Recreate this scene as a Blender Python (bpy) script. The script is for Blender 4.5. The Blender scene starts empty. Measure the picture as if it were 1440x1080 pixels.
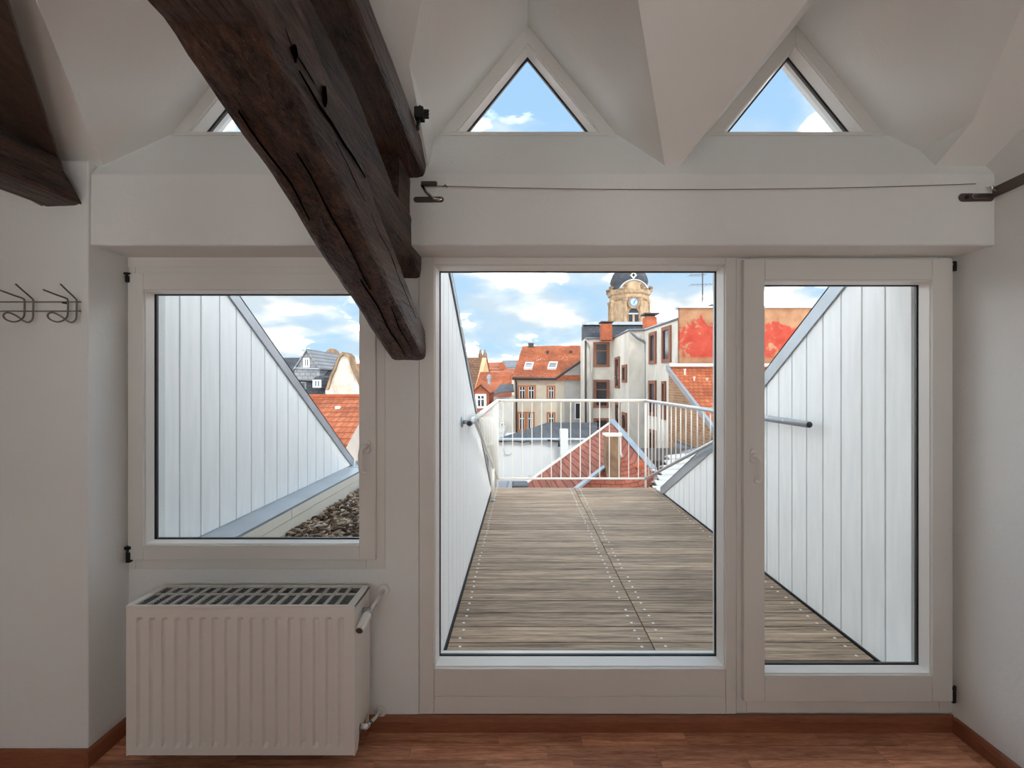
import bpy, bmesh, math, random
from mathutils import Vector, Matrix, noise

# ------------------------------------------------------------------ camera, world, sun, exposure
F_PX, CX, CY, CZ = 640.0, 735.0, 540.0, 1.556      # focal length / principal point in px of the 1440x1080 frame, eye height
scn = bpy.context.scene
col = scn.collection
cam_d = bpy.data.cameras.new('camera'); cam = bpy.data.objects.new('camera', cam_d); col.objects.link(cam)
cam_d.sensor_width = 36.0; cam_d.lens = 36.0 * F_PX / 1440.0
cam_d.shift_x = -(CX - 720.0) / 1440.0
cam_d.clip_start = 0.02; cam_d.clip_end = 3000
cam.location = (0, 0, CZ); cam.rotation_euler = (math.pi / 2, 0, 0)
scn.camera = cam
scn.view_settings.view_transform = 'Standard'; scn.view_settings.look = 'None'
scn.view_settings.exposure = 0.36; scn.view_settings.gamma = 1.0
scn.view_settings.use_curve_mapping = False
scn.cycles.max_bounces = 14; scn.cycles.diffuse_bounces = 8; scn.cycles.transparent_max_bounces = 24
scn.cycles.sample_clamp_indirect = 6.0
SUN_DIR = Vector((-0.45, 0.90, -0.76)).normalized()
CLOUD_SEED = 17.7
SKY_STRENGTH = 1.5
SUN_STRENGTH = 1.0

def build_world():
    w = bpy.data.worlds.new('sky'); scn.world = w; w.use_nodes = True
    nt = w.node_tree; N = nt.nodes; L = nt.links
    N.clear()
    out = N.new('ShaderNodeOutputWorld'); bg = N.new('ShaderNodeBackground'); bg.inputs['Strength'].default_value = SKY_STRENGTH
    tc = N.new('ShaderNodeTexCoord'); sep = N.new('ShaderNodeSeparateXYZ'); L.new(tc.outputs['Generated'], sep.inputs[0])
    def m(op, a, b=None, c=None):
        n = N.new('ShaderNodeMath'); n.operation = op
        for i, v in enumerate((a, b, c)):
            if v is None: continue
            if isinstance(v, (int, float)): n.inputs[i].default_value = v
            else: L.new(v, n.inputs[i])
        return n.outputs[0]
    h = m('ADD', m('MAXIMUM', sep.outputs[2], 0.0), 0.30)
    u = m('DIVIDE', sep.outputs[0], h); v = m('DIVIDE', sep.outputs[1], h)
    comb = N.new('ShaderNodeCombineXYZ'); L.new(u, comb.inputs[0]); L.new(v, comb.inputs[1]); comb.inputs[2].default_value = CLOUD_SEED
    n1 = N.new('ShaderNodeTexNoise'); n1.inputs['Scale'].default_value = 1.7; n1.inputs['Detail'].default_value = 7; n1.inputs['Roughness'].default_value = 0.55
    n1.inputs['Distortion'].default_value = 0.25
    L.new(comb.outputs[0], n1.inputs['Vector'])
    n2 = N.new('ShaderNodeTexNoise'); n2.inputs['Scale'].default_value = 3.6; n2.inputs['Detail'].default_value = 4; n2.inputs['Roughness'].default_value = 0.45
    L.new(comb.outputs[0], n2.inputs['Vector'])
    # cloud cover, thicker towards the horizon
    cover = m('ADD', n1.outputs['Fac'], m('MULTIPLY', m('SUBTRACT', 0.30, m('MINIMUM', sep.outputs[2], 0.55)), 0.16))
    rc = N.new('ShaderNodeValToRGB'); rc.color_ramp.elements[0].position = 0.42; rc.color_ramp.elements[1].position = 0.60
    L.new(cover, rc.inputs[0])
    blue = N.new('ShaderNodeValToRGB'); L.new(sep.outputs[2], blue.inputs[0])
    e = blue.color_ramp.elements
    e[0].position = 0.0; e[0].color = (0.31, 0.435, 0.56, 1); e[1].position = 0.55; e[1].color = (0.22, 0.36, 0.53, 1)
    cl = N.new('ShaderNodeValToRGB'); L.new(n2.outputs['Fac'], cl.inputs[0])
    e = cl.color_ramp.elements
    e[0].position = 0.42; e[0].color = (0.40, 0.45, 0.50, 1); e[1].position = 0.56; e[1].color = (0.72, 0.71, 0.695, 1)
    # sunlit cloud tops are far brighter than the blue
    glow = m('ADD', 1.0, m('MULTIPLY', m('MAXIMUM', m('SUBTRACT', n2.outputs['Fac'], 0.53), 0.0), 110.0))
    vm = N.new('ShaderNodeVectorMath'); vm.operation = 'SCALE'; L.new(cl.outputs[0], vm.inputs[0]); L.new(glow, vm.inputs['Scale'])
    mix = N.new('ShaderNodeMixRGB'); L.new(rc.outputs[0], mix.inputs[0]); L.new(blue.outputs[0], mix.inputs[1]); L.new(vm.outputs[0], mix.inputs[2])
    L.new(mix.outputs[0], bg.inputs['Color']); L.new(bg.outputs[0], out.inputs[0])
build_world()

sun_d = bpy.data.lights.new('sun', 'SUN'); sun_d.energy = SUN_STRENGTH; sun_d.angle = math.radians(1.5); sun_d.color = (1.0, 0.94, 0.85)
sun = bpy.data.objects.new('sun', sun_d); col.objects.link(sun); sun.location = (6, -12, 14)
sun.rotation_euler = SUN_DIR.to_track_quat('-Z', 'Y').to_euler()

# ------------------------------------------------------------------ helpers
R = random.Random(7)
WL = {}                                     # world location of an object's origin

def at(px, py, Y):                          # a pixel seen at distance Y
    return Vector(((px - CX) * Y / F_PX, Y, CZ - (py - CY) * Y / F_PX))
ES = 1.08
def ex(X, Y, zr):                           # terrace coordinates: distance units relative to the eye
    return Vector((X * ES, Y * ES, CZ + zr * ES))

class MB:
    def __init__(s): s.v = []; s.f = []
    def add(s, vs, fs):
        o = len(s.v); s.v += [Vector(p) for p in vs]; s.f += [[i + o for i in f] for f in fs]; return s
    def box(s, x0, x1, y0, y1, z0, z1):
        if x0 > x1: x0, x1 = x1, x0
        if y0 > y1: y0, y1 = y1, y0
        if z0 > z1: z0, z1 = z1, z0
        return s.add([(x0,y0,z0),(x1,y0,z0),(x1,y1,z0),(x0,y1,z0),(x0,y0,z1),(x1,y0,z1),(x1,y1,z1),(x0,y1,z1)],
                     [(0,3,2,1),(4,5,6,7),(0,1,5,4),(1,2,6,5),(2,3,7,6),(3,0,4,7)])
    def prism(s, poly, vec):
        n = len(poly); a = [Vector(p) for p in poly]; vec = Vector(vec); b = [p + vec for p in a]
        return s.add(a + b, [tuple(range(n - 1, -1, -1)), tuple(range(n, 2 * n))] + [(i, (i + 1) % n, n + (i + 1) % n, n + i) for i in range(n)])
    def poly(s, pts): return s.add(pts, [tuple(range(len(pts)))])
    def obox(s, c, ax, ay, az):             # oriented box: centre, three half axes
        c, ax, ay, az = Vector(c), Vector(ax), Vector(ay), Vector(az)
        vs = [c + ax * i + ay * j + az * k for k in (-1, 1) for i, j in ((-1,-1),(1,-1),(1,1),(-1,1))]
        return s.add(vs, [(0,3,2,1),(4,5,6,7),(0,1,5,4),(1,2,6,5),(2,3,7,6),(3,0,4,7)])
    def tube(s, path, r, n=8, cap=True):
        path = [Vector(p) for p in path]; k = len(path)
        if not isinstance(r, (list, tuple)): r = [r] * k
        up = None; rings = []
        for i, p in enumerate(path):
            d = (path[min(i + 1, k - 1)] - path[max(i - 1, 0)]).normalized()
            if up is None:
                up = Vector((0, 0, 1)) if abs(d.z) < 0.9 else Vector((1, 0, 0))
            a = d.cross(up)
            if a.length < 1e-5: a = d.cross(Vector((0.3, 1, 0.2)))
            a.normalize(); b = a.cross(d).normalized(); up = b
            rings.append([p + (a * math.cos(t) + b * math.sin(t)) * r[i] for t in [2 * math.pi * j / n for j in range(n)]])
        vs = [q for rg in rings for q in rg]; fs = []
        for i in range(k - 1):
            for j in range(n):
                fs.append((i*n + j, i*n + (j+1) % n, (i+1)*n + (j+1) % n, (i+1)*n + j))
        if cap: fs += [tuple(range(n - 1, -1, -1)), tuple(range((k-1)*n, k*n))]
        return s.add(vs, fs)
    def lathe(s, c, prof, n=16, axis='z', ph=0.0):
        c = Vector(c); vs = []; fs = []; k = len(prof)
        for r, h in prof:
            for j in range(n):
                t = 2 * math.pi * j / n + ph; a, b = r * math.cos(t), r * math.sin(t)
                vs.append(c + (Vector((a, b, h)) if axis == 'z' else Vector((a, h, b)) if axis == 'y' else Vector((h, a, b))))
        for i in range(k - 1):
            for j in range(n): fs.append((i*n + j, i*n + (j+1) % n, (i+1)*n + (j+1) % n, (i+1)*n + j))
        fs += [tuple(range(n - 1, -1, -1)), tuple(range((k-1)*n, k*n))]
        return s.add(vs, fs)
    def ring(s, outer, inner, vec):         # flat frame between two loops of equal count, extruded by vec
        n = len(outer); vec = Vector(vec)
        o = [Vector(p) for p in outer]; i_ = [Vector(p) for p in inner]
        vs = o + i_ + [p + vec for p in o] + [p + vec for p in i_]; fs = []
        for j in range(n):
            k = (j + 1) % n
            fs += [(j, k, n + k, n + j), (2*n + k, 2*n + j, 3*n + j, 3*n + k), (k, j, 2*n + j, 2*n + k), (n + j, n + k, 3*n + k, 3*n + j)]
        return s.add(vs, fs)

def fix_normals(me):
    bm = bmesh.new(); bm.from_mesh(me); bmesh.ops.recalc_face_normals(bm, faces=bm.faces[:]); bm.to_mesh(me); bm.free()

def build(mb, name, mat, parent=None, smooth=False, bevel=0.0, fixn=True, kind=None):
    if parent is not None: o0 = WL[parent.name]
    else:
        xs = [v.x for v in mb.v]; ys = [v.y for v in mb.v]; zs = [v.z for v in mb.v]
        o0 = Vector(((min(xs) + max(xs)) / 2, (min(ys) + max(ys)) / 2, min(zs)))
    me = bpy.data.meshes.new(name); me.from_pydata([tuple(v - o0) for v in mb.v], [], mb.f); me.update()
    if fixn: fix_normals(me)
    me.materials.append(mat)
    if smooth: me.polygons.foreach_set('use_smooth', [True] * len(me.polygons))
    ob = bpy.data.objects.new(name, me); col.objects.link(ob)
    if parent is not None: ob.parent = parent
    else: ob.location = o0
    WL[ob.name] = o0.copy()
    if bevel:
        b = ob.modifiers.new('bevel', 'BEVEL'); b.width = bevel; b.segments = 2; b.limit_method = 'ANGLE'
    if kind: ob['kind'] = kind
    return ob

def place(me, name, loc, parent, kind=None):   # an object of shared mesh data, parented
    ob = bpy.data.objects.new(name, me); col.objects.link(ob); ob.parent = parent
    ob.location = Vector(loc) - WL[parent.name]
    WL[ob.name] = Vector(loc)
    return ob

def tag(o, label=None, cat=None, group=None, kind=None):
    if label: o['label'] = label
    if cat: o['category'] = cat
    if group: o['group'] = group
    if kind: o['kind'] = kind
    return o

def thing(name, label, cat, loc, group=None, kind=None):
    o = bpy.data.objects.new(name, None); col.objects.link(o); o.location = loc; o.empty_display_size = 0.1
    WL[o.name] = Vector(loc)
    return tag(o, label, cat, group, kind)

def mesh_of(mb, name, mat):
    me = bpy.data.meshes.new(name); me.from_pydata([tuple(v) for v in mb.v], [], mb.f); me.update(); fix_normals(me); me.materials.append(mat); return me

# ------------------------------------------------------------------ materials
def lin(r, g, b):
    f = lambda c: (c / 255 / 12.92) if c / 255 <= 0.04045 else ((c / 255 + 0.055) / 1.055) ** 2.4
    return (f(r), f(g), f(b), 1)

class Mat:
    def __init__(s, name, color, rough=0.6, metal=0.0, spec=0.5):
        s.m = bpy.data.materials.new(name); s.m.use_nodes = True; s.nt = s.m.node_tree; s.N = s.nt.nodes; s.L = s.nt.links
        s.b = s.N['Principled BSDF']; s.b.inputs['Base Color'].default_value = color
        s.b.inputs['Roughness'].default_value = rough; s.b.inputs['Metallic'].default_value = metal
        s.b.inputs['Specular IOR Level'].default_value = spec
        s.tc = None
    def coord(s, scale=(1, 1, 1), kind='Object', rot=(0, 0, 0)):
        if s.tc is None: s.tc = s.N.new('ShaderNodeTexCoord')
        mp = s.N.new('ShaderNodeMapping'); mp.inputs['Scale'].default_value = scale; mp.inputs['Rotation'].default_value = rot
        s.L.new(s.tc.outputs[kind], mp.inputs[0]); return mp.outputs[0]
    def noise(s, vec, scale=5, detail=4, rough=0.55, dist=0.0):
        n = s.N.new('ShaderNodeTexNoise'); n.inputs['Scale'].default_value = scale; n.inputs['Detail'].default_value = detail
        n.inputs['Roughness'].default_value = rough; n.inputs['Distortion'].default_value = dist
        s.L.new(vec, n.inputs['Vector']); return n.outputs['Fac']
    def ramp(s, fac, stops):
        r = s.N.new('ShaderNodeValToRGB'); e = r.color_ramp.elements
        e[0].position, e[0].color = stops[0]; e[1].position, e[1].color = stops[-1]
        for p, c in stops[1:-1]:
            x = e.new(p); x.color = c
        s.L.new(fac, r.inputs[0]); return r.outputs[0]
    def mix(s, fac, a, b, mode='MIX'):
        n = s.N.new('ShaderNodeMixRGB'); n.blend_type = mode
        for i, v in enumerate((fac, a, b)):
            if isinstance(v, (int, float)): n.inputs[i].default_value = v
            elif isinstance(v, tuple): n.inputs[i].default_value = v
            else: s.L.new(v, n.inputs[i])
        return n.outputs[0]
    def rnd(s):
        n = s.N.new('ShaderNodeObjectInfo'); return n.outputs['Random']
    def math(s, op, a, b=0.0):
        n = s.N.new('ShaderNodeMath'); n.operation = op
        for i, v in enumerate((a, b)):
            if isinstance(v, (int, float)): n.inputs[i].default_value = v
            else: s.L.new(v, n.inputs[i])
        return n.outputs[0]
    def col(s, c): s.L.new(c, s.b.inputs['Base Color']); return s
    def bump(s, h, strength=0.3, dist=0.01):
        n = s.N.new('ShaderNodeBump'); n.inputs['Strength'].default_value = strength; n.inputs['Distance'].default_value = dist
        s.L.new(h, n.inputs['Height']); s.L.new(n.outputs[0], s.b.inputs['Normal']); return s

M = {}
def simple(key, rgb, rough=0.6, metal=0.0, spec=0.5, var=0.0, vscale=3.0):
    m = Mat(key, lin(*rgb), rough, metal, spec)
    if var:
        f = m.noise(m.coord(), vscale, 5)
        c = lin(*rgb)
        m.col(m.ramp(f, [(0.3, tuple(x * (1 - var) for x in c[:3]) + (1,)), (0.7, tuple(min(1, x * (1 + var * 0.6)) for x in c[:3]) + (1,))]))
    M[key] = m.m; return m

def plaster(key, rgb, bs=0.35, scale=75):
    m = Mat(key, lin(*rgb), 0.85, 0, 0.2)
    v = m.coord()
    m.bump(m.mix(0.5, m.noise(v, scale, 4, 0.6), m.noise(v, scale * 0.35, 2)), bs, 0.006)
    M[key] = m.m
plaster('plaster', (229, 231, 230), 0.5)
plaster('ceiling_plaster', (234, 236, 234), 0.55, 70)
simple('frame_paint', (220, 220, 216), 0.38)
simple('bead_paint', (232, 230, 226), 0.35)
simple('spacer', (60, 60, 62), 0.4)
simple('white_plastic', (226, 224, 220), 0.3)
simple('radiator_paint', (228, 226, 221), 0.3)
simple('radiator_inside', (118, 120, 124), 0.5)
simple('chrome', (190, 190, 190), 0.22, 1.0)
simple('wire_metal', (120, 112, 104), 0.32, 1.0)
simple('fitting_metal', (105, 92, 88), 0.42, 0.85)
simple('iron', (22, 20, 20), 0.5, 0.4)
simple('void', (9, 7, 6), 1.0, 0.0, 0.0)
simple('hinge_dark', (38, 32, 32), 0.45, 0.4)

def wood(key, dark, light, stretch, scale=6, rough=0.55, bump=0.35, rnd_amt=0.0, fine=60, bdist=0.006, lo=0.34, hi=0.66):
    m = Mat(key, lin(*dark), rough, 0, 0.35)
    vec = m.coord(stretch)
    if rnd_amt:
        add = m.N.new('ShaderNodeVectorMath'); add.operation = 'ADD'
        cmb = m.N.new('ShaderNodeCombineXYZ'); r = m.math('MULTIPLY', m.rnd(), 37.0)
        for i in range(3): m.L.new(r, cmb.inputs[i])
        m.L.new(vec, add.inputs[0]); m.L.new(cmb.outputs[0], add.inputs[1]); vec = add.outputs[0]
    a = m.noise(vec, scale, 6, 0.6, 0.6); b = m.noise(vec, fine, 3, 0.7)
    f = m.mix(0.45, a, b)
    c = m.ramp(f, [(lo, lin(*dark)), (hi, lin(*light))])
    if rnd_amt:
        hs = m.N.new('ShaderNodeHueSaturation'); m.L.new(c, hs.inputs['Color'])
        m.L.new(m.math('ADD', m.math('MULTIPLY', m.rnd(), rnd_amt), 1 - rnd_amt * 0.5), hs.inputs['Value']); c = hs.outputs[0]
    m.col(c); m.bump(f, bump, bdist); M[key] = m.m
wood('beam_wood', (32, 19, 14), (104, 76, 62), (9, 0.8, 9), 3.2, 0.40, 1.0, 0, 13, 0.03, 0.40, 0.64)
wood('beam_wood_brown', (54, 40, 33), (84, 66, 56), (9, 0.9, 9), 3.0, 0.6, 0.3, 0, 14)
wood('parquet', (156, 100, 74), (224, 164, 131), (1.2, 14, 14), 2.5, 0.28, 0.06, 0.6, 14, 0.006, 0.38, 0.62)
wood('baseboard_wood', (122, 72, 48), (158, 100, 72), (1.2, 14, 14), 2.5, 0.38, 0.08, 0, 14)
wood('baseboard_wood_y', (122, 72, 48), (158, 100, 72), (14, 1.2, 14), 2.5, 0.38, 0.08, 0, 14)
wood('deck_wood', (96, 80, 68), (196, 170, 144), (0.6, 15, 15), 3.0, 0.75, 0.8, 0.40, 11, 0.008, 0.38, 0.64)

def glass_mat():
    m = bpy.data.materials.new('glass'); m.use_nodes = True; nt = m.node_tree; N = nt.nodes; L = nt.links; N.clear()
    out = N.new('ShaderNodeOutputMaterial'); mix = N.new('ShaderNodeMixShader'); t = N.new('ShaderNodeBsdfTransparent'); g = N.new('ShaderNodeBsdfGlossy')
    t.inputs[0].default_value = (0.985, 0.99, 0.985, 1); g.inputs['Roughness'].default_value = 0.0
    geo = N.new('ShaderNodeNewGeometry'); dot = N.new('ShaderNodeVectorMath'); dot.operation = 'DOT_PRODUCT'
    L.new(geo.outputs['Incoming'], dot.inputs[0]); L.new(geo.outputs['Normal'], dot.inputs[1])
    def mm(op, x, y):
        n = N.new('ShaderNodeMath'); n.operation = op
        for i, v in enumerate((x, y)):
            if isinstance(v, (int, float)): n.inputs[i].default_value = v
            else: L.new(v, n.inputs[i])
        return n.outputs[0]
    f = mm('ADD', 0.0008, mm('MULTIPLY', mm('POWER', mm('SUBTRACT', 1.0, mm('ABSOLUTE', dot.outputs['Value'], 0.0)), 5.0), 0.6))   # Schlick reflectance
    L.new(f, mix.inputs[0]); L.new(t.outputs[0], mix.inputs[1]); L.new(g.outputs[0], mix.inputs[2]); L.new(mix.outputs[0], out.inputs[0])
    M['glass'] = m
glass_mat()

def siding_mat():
    m = Mat('siding_white', lin(246, 247, 247), 0.5, 0, 0.4)
    f = m.noise(m.coord((6, 6, 0.8)), 4, 4)
    m.col(m.ramp(f, [(0.35, lin(241, 242, 242)), (0.65, lin(249, 249, 248))])); m.bump(f, 0.05, 0.004); M['siding_white'] = m.m
siding_mat()
simple('siding_back', (214, 215, 214), 0.8)
simple('zinc', (172, 180, 188), 0.42, 0.55, 0.5, 0.12, 4)
simple('galvanised', (186, 190, 194), 0.38, 0.5, 0.5, 0.08, 12)
simple('rail_paint', (236, 231, 222), 0.42)
simple('screw_steel', (225, 225, 222), 0.35, 0.3)
simple('fascia_white', (236, 230, 218), 0.6, 0, 0.3, 0.05, 5)
simple('bark_base', (70, 56, 46), 0.9)

def chips_mat():
    m = Mat('bark', lin(120, 95, 75), 0.85, 0, 0.2)
    g = m.N.new('ShaderNodeNewGeometry')
    m.col(m.ramp(g.outputs['Random Per Island'], [(0.0, lin(66, 54, 46)), (0.35, lin(112, 92, 76)), (0.7, lin(168, 142, 118)), (1.0, lin(208, 196, 180))])); M['bark'] = m.m
chips_mat()

def tiles(key, c1, c2, mortar, bw=0.24, rh=0.3, axis='x', bump=0.5, patch=0.35):
    m = Mat(key, lin(*c1), 0.8, 0, 0.25)
    if m.tc is None: m.tc = m.N.new('ShaderNodeTexCoord')
    sep = m.N.new('ShaderNodeSeparateXYZ'); m.L.new(m.tc.outputs['Object'], sep.inputs[0])
    cb = m.N.new('ShaderNodeCombineXYZ')
    m.L.new(sep.outputs[0 if axis == 'x' else 1], cb.inputs[0]); m.L.new(sep.outputs[2], cb.inputs[1])
    b = m.N.new('ShaderNodeTexBrick'); m.L.new(cb.outputs[0], b.inputs['Vector'])
    b.inputs['Color1'].default_value = lin(*c1); b.inputs['Color2'].default_value = lin(*c2); b.inputs['Mortar'].default_value = lin(*mortar)
    b.inputs['Scale'].default_value = 1.0; b.inputs['Mortar Size'].default_value = min(rh, bw) * 0.09; b.inputs['Brick Width'].default_value = bw; b.inputs['Row Height'].default_value = rh
    b.inputs['Bias'].default_value = -0.1
    n = m.noise(m.coord(), 0.9, 5, 0.65)
    dk = m.ramp(n, [(0.35, (1 - patch, 1 - patch, 1 - patch, 1)), (0.62, (1, 1, 1, 1))])
    m.col(m.mix(1.0, b.outputs['Color'], dk, 'MULTIPLY')); m.bump(b.outputs['Fac'], -bump, 0.03); M[key] = m.m
tiles('tile_orange', (206, 122, 82), (186, 98, 64), (142, 72, 50), 0.15, 0.10)
tiles('tile_orange_y', (222, 130, 90), (204, 106, 72), (160, 84, 58), 0.24, 0.2, 'y')
tiles('tile_red', (172, 100, 80), (150, 82, 66), (104, 60, 50), 0.17, 0.06)
tiles('tile_brown', (150, 110, 84), (132, 94, 72), (100, 72, 56), 0.24, 0.18)
tiles('slate', (92, 94, 100), (80, 82, 88), (66, 68, 74), 0.25, 0.16, 'x', 0.3)
tiles('slate_light', (150, 152, 156), (136, 138, 144), (116, 118, 124), 0.3, 0.2, 'x', 0.3, 0.2)
tiles('brick_orange', (206, 112, 78), (188, 96, 66), (160, 110, 86), 0.2, 0.09, 'x', 0.2)
tiles('brick_old', (190, 146, 112), (166, 120, 90), (196, 170, 140), 0.24, 0.09, 'y', 0.3, 0.3)

def render_wall(key, c1, c2, c3=None, scale=1.2):
    m = Mat(key, lin(*c1), 0.9, 0, 0.15)
    v = m.coord((1, 1, 0.55)); f = m.noise(v, scale, 7, 0.65, 0.4)
    st = [(0.32, lin(*c2)), (0.56, lin(*c1))]
    if c3: st.append((0.72, lin(*c3)))
    m.col(m.ramp(f, st)); m.bump(f, 0.2, 0.02); M[key] = m.m
render_wall('render_grey', (228, 220, 208), (202, 193, 180), (234, 227, 216))
render_wall('render_cream', (226, 214, 196), (208, 194, 174), (232, 222, 206))
render_wall('render_dirty', (196, 192, 186), (164, 160, 154), (208, 204, 198), 0.8)
render_wall('render_white', (232, 234, 236), (216, 220, 224), (240, 240, 240), 0.6)
render_wall('render_peach', (238, 202, 158), (226, 186, 142))
render_wall('gable_white', (216, 210, 200), (184, 168, 148), (226, 222, 214), 2.2)
render_wall('sandstone', (190, 162, 132), (138, 114, 92), (206, 182, 152), 1.6)
render_wall('coping_stone', (160, 132, 106), (112, 90, 74), (188, 160, 130), 2.4)
render_wall('hill_green', (150, 160, 160), (134, 146, 148), (160, 168, 166), 0.05)
render_wall('town_ground', (110, 108, 104), (90, 88, 84), (128, 124, 118), 0.2)
def red_wall():
    m = Mat('red_plaster', lin(214, 96, 78), 0.9, 0, 0.15)
    v = m.coord(); g = m.coord(kind='Generated'); sep = m.N.new('ShaderNodeSeparateXYZ'); m.L.new(g, sep.inputs[0])
    n = m.noise(v, 2.0, 9, 0.62, 0.8)
    # the red coat has come off along the top and towards the left corner
    lost = m.math('ADD', m.math('MULTIPLY', m.math('MAXIMUM', m.math('SUBTRACT', sep.outputs[2], 0.72), 0.0), 1.3), m.math('MULTIPLY', m.math('MAXIMUM', m.math('SUBTRACT', 0.06, sep.outputs[0]), 0.0), 1.6))
    n2 = m.math('SUBTRACT', m.math('ADD', n, 0.075), lost)
    f2 = m.noise(v, 2.5, 8, 0.7)
    tan = m.ramp(f2, [(0.35, lin(150, 106, 80)), (0.65, lin(176, 138, 108))])
    red = m.ramp(f2, [(0.35, lin(164, 64, 52)), (0.65, lin(184, 86, 70))])
    fac = m.ramp(n2, [(0.45, (0, 0, 0, 1)), (0.49, (1, 1, 1, 1))])
    low = m.ramp(sep.outputs[2], [(0.40, (0, 0, 0, 1)), (0.43, (1, 1, 1, 1))])
    m.col(m.mix(m.mix(1.0, fac, low, 'MULTIPLY'), tan, red)); m.bump(n, 0.3, 0.03); M['red_plaster'] = m.m
red_wall()
simple('win_brown', (142, 92, 70), 0.6)
simple('win_orange', (186, 122, 84), 0.6)
simple('win_white', (240, 240, 238), 0.5)
simple('win_dark', (52, 54, 60), 0.15)
simple('win_mid', (120, 126, 134), 0.15)
simple('curtain', (200, 208, 214), 0.6)
simple('pipe_grey', (128, 132, 140), 0.5, 0.3)
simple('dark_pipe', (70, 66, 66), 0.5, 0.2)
simple('clock_blue', (116, 140, 168), 0.4)
simple('dial_blue', (168, 190, 214), 0.4)
simple('gold', (206, 176, 96), 0.4, 0.6)
simple('corrugated', (216, 214, 208), 0.5, 0.2, 0.5, 0.15, 3)
simple('lamp_white', (240, 238, 232), 0.5)

# ------------------------------------------------------------------ room shell
YW, YL = 2.045, 1.865                    # plane of the frames, face of the lintel
XJ, XR, XL, YB = -1.773, 1.933, -2.60, -3.5
ZL0, ZL1 = CZ + 0.568, CZ + 0.86         # lintel underside, top edge of its face
def zp(py, Y=YW): return CZ - (py - CY) * Y / F_PX
def xp(px, Y=YW): return (px - CX) * Y / F_PX
MS = lambda Y: CZ + 2.05 - 0.6 * Y       # roof slope inside

def struct(mb, name, mat, label, cat, **k):
    o = build(mb, name, mat, **k); return tag(o, label, cat, None, 'structure')

# floor: base plate, planks laid on it where they can be seen
fl = struct(MB().box(XL, XR, YB, YW + 0.01, -0.12, -0.008), 'floor', M['parquet'], 'reddish brown strip parquet floor of the attic room', 'floor')
lens = (0.36, 0.46, 0.58); pm = []
for l in lens: pm.append(mesh_of(MB().box(0.0006, l - 0.0006, -0.0368, 0.0368, -0.008, 0.0), 'floor_plank', M['parquet']))
row = 0; y = YW - 0.012 - 0.0375
while y > 0.85:
    x = XL + R.uniform(-0.3, 0)
    while x < XR:
        k = R.randrange(3)
        if x >= XL and x + lens[k] <= XR: place(pm[k], 'floor_plank', (x, y, 0), fl)
        else:
            a, b = max(x, XL), min(x + lens[k], XR)
            if b - a > 0.01: build(MB().box(a + 0.0006, b - 0.0006, y - 0.0368, y + 0.0368, -0.008, 0.0), 'floor_plank', M['parquet'], fl)
        x += lens[k]
    y -= 0.075
ys0 = y + 0.0375
build(MB().box(XL, XR, YB, ys0, -0.008, 0.0), 'floor_field', M['parquet'], fl)

# front wall: parts below and between the openings
zs = zp(800.5)
wf = thing('wall_front', 'white plastered window wall below and between the glazing', 'wall', (0, 2.1, 0), kind='structure')
build(MB().box(XJ, xp(588.5), YW + 0.004, 2.26, 0, zs), 'parapet', M['plaster'], wf)
build(MB().box(xp(541.5), xp(588.5), YW + 0.004, 2.26, zs, ZL0 + 0.02), 'pier', M['plaster'], wf)
build(MB().box(xp(588.5), XR + 0.1, YW + 0.02, 2.26, -0.12, zp(1003)), 'threshold', M['plaster'], wf)
# lintel with the sloping sill under the triangular windows
lt = MB()
lt.prism([(XJ, YL, ZL0), (XJ, 2.26, ZL0), (XJ, 2.26, CZ + 1.118), (XJ, YW, CZ + 1.118), (XJ, YL, ZL1)], (XR + 0.02 - XJ, 0, 0))
struct(lt, 'trim_1', M['plaster'], 'plastered white lintel beam spanning above the windows and door', 'lintel', bevel=0.006)
# left wall pieces (front face with the coat rack, reveal), sides, back
struct(MB().box(XL - 0.1, XJ, YL - 0.008, 2.26, 0, MS(YL) - 0.02), 'wall_left', M['plaster'], 'white plastered wall left of the casement window with the coat rack', 'wall', bevel=0.004)
SIDE = [(YB, 0), (1.857, 0), (1.857, MS(1.857) + .02), (-0.5, MS(-0.5) + .02), (YB, 3.02)]
struct(MB().prism([(XL - 0.1, a, b) for a, b in SIDE], (0.1, 0, 0)), 'wall_side', M['plaster'], 'white plastered side wall at the left of the room', 'wall')
struct(MB().prism([(XR, a, b) for a, b in [(YB, 0), (2.26, 0), (2.26, CZ + .95), (1.9, MS(1.9) + .04), (-0.5, MS(-0.5) + .02), (YB, 3.02)]], (0.12, 0, 0)), 'wall_right', M['plaster'], 'white plastered wall at the right of the balcony door', 'wall')

# ceiling: roof slope with three triangular dormers cut in
XC = (-1.18, 0.022, 1.228)
DA, DK = 1.614, 1.23                      # dormer ridge height above the eye, pitch
YD = (2.05 - DA) / 0.6                    # where the dormer ridge meets the slope
UT = 0.572
def ms(x, Y): return (x, Y, MS(Y))
def dz(u): return CZ + DA - DK * abs(u)
ce = MB(); YT = 1.90; YR = -0.5
uc_l = XC[1] - (-0.392); uc_r = 1.722 - XC[2]
def ycut(u): return (2.05 - (DA - DK * u)) / 0.6
ce.poly([ms(XL, YD), ms(XC[0], YD), ms(XC[0] - UT, YT), ms(XJ, YT), ms(XL, YT)])
ce.poly([ms(XC[0], YD), ms(XC[1], YD), ms(XC[1] - uc_l, ycut(uc_l)), ms(XC[1] - uc_l, YT), ms(XC[0] + UT, YT)])
ce.poly([ms(XC[1], YD), ms(XC[2], YD), ms(XC[2] - UT, YT), ms(XC[1] + UT, YT)])
ce.poly([ms(XC[2], YD), ms(XR, YD), ms(XR, YT), ms(XC[2] + uc_r, YT), ms(XC[2] + uc_r, ycut(uc_r))])
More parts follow.
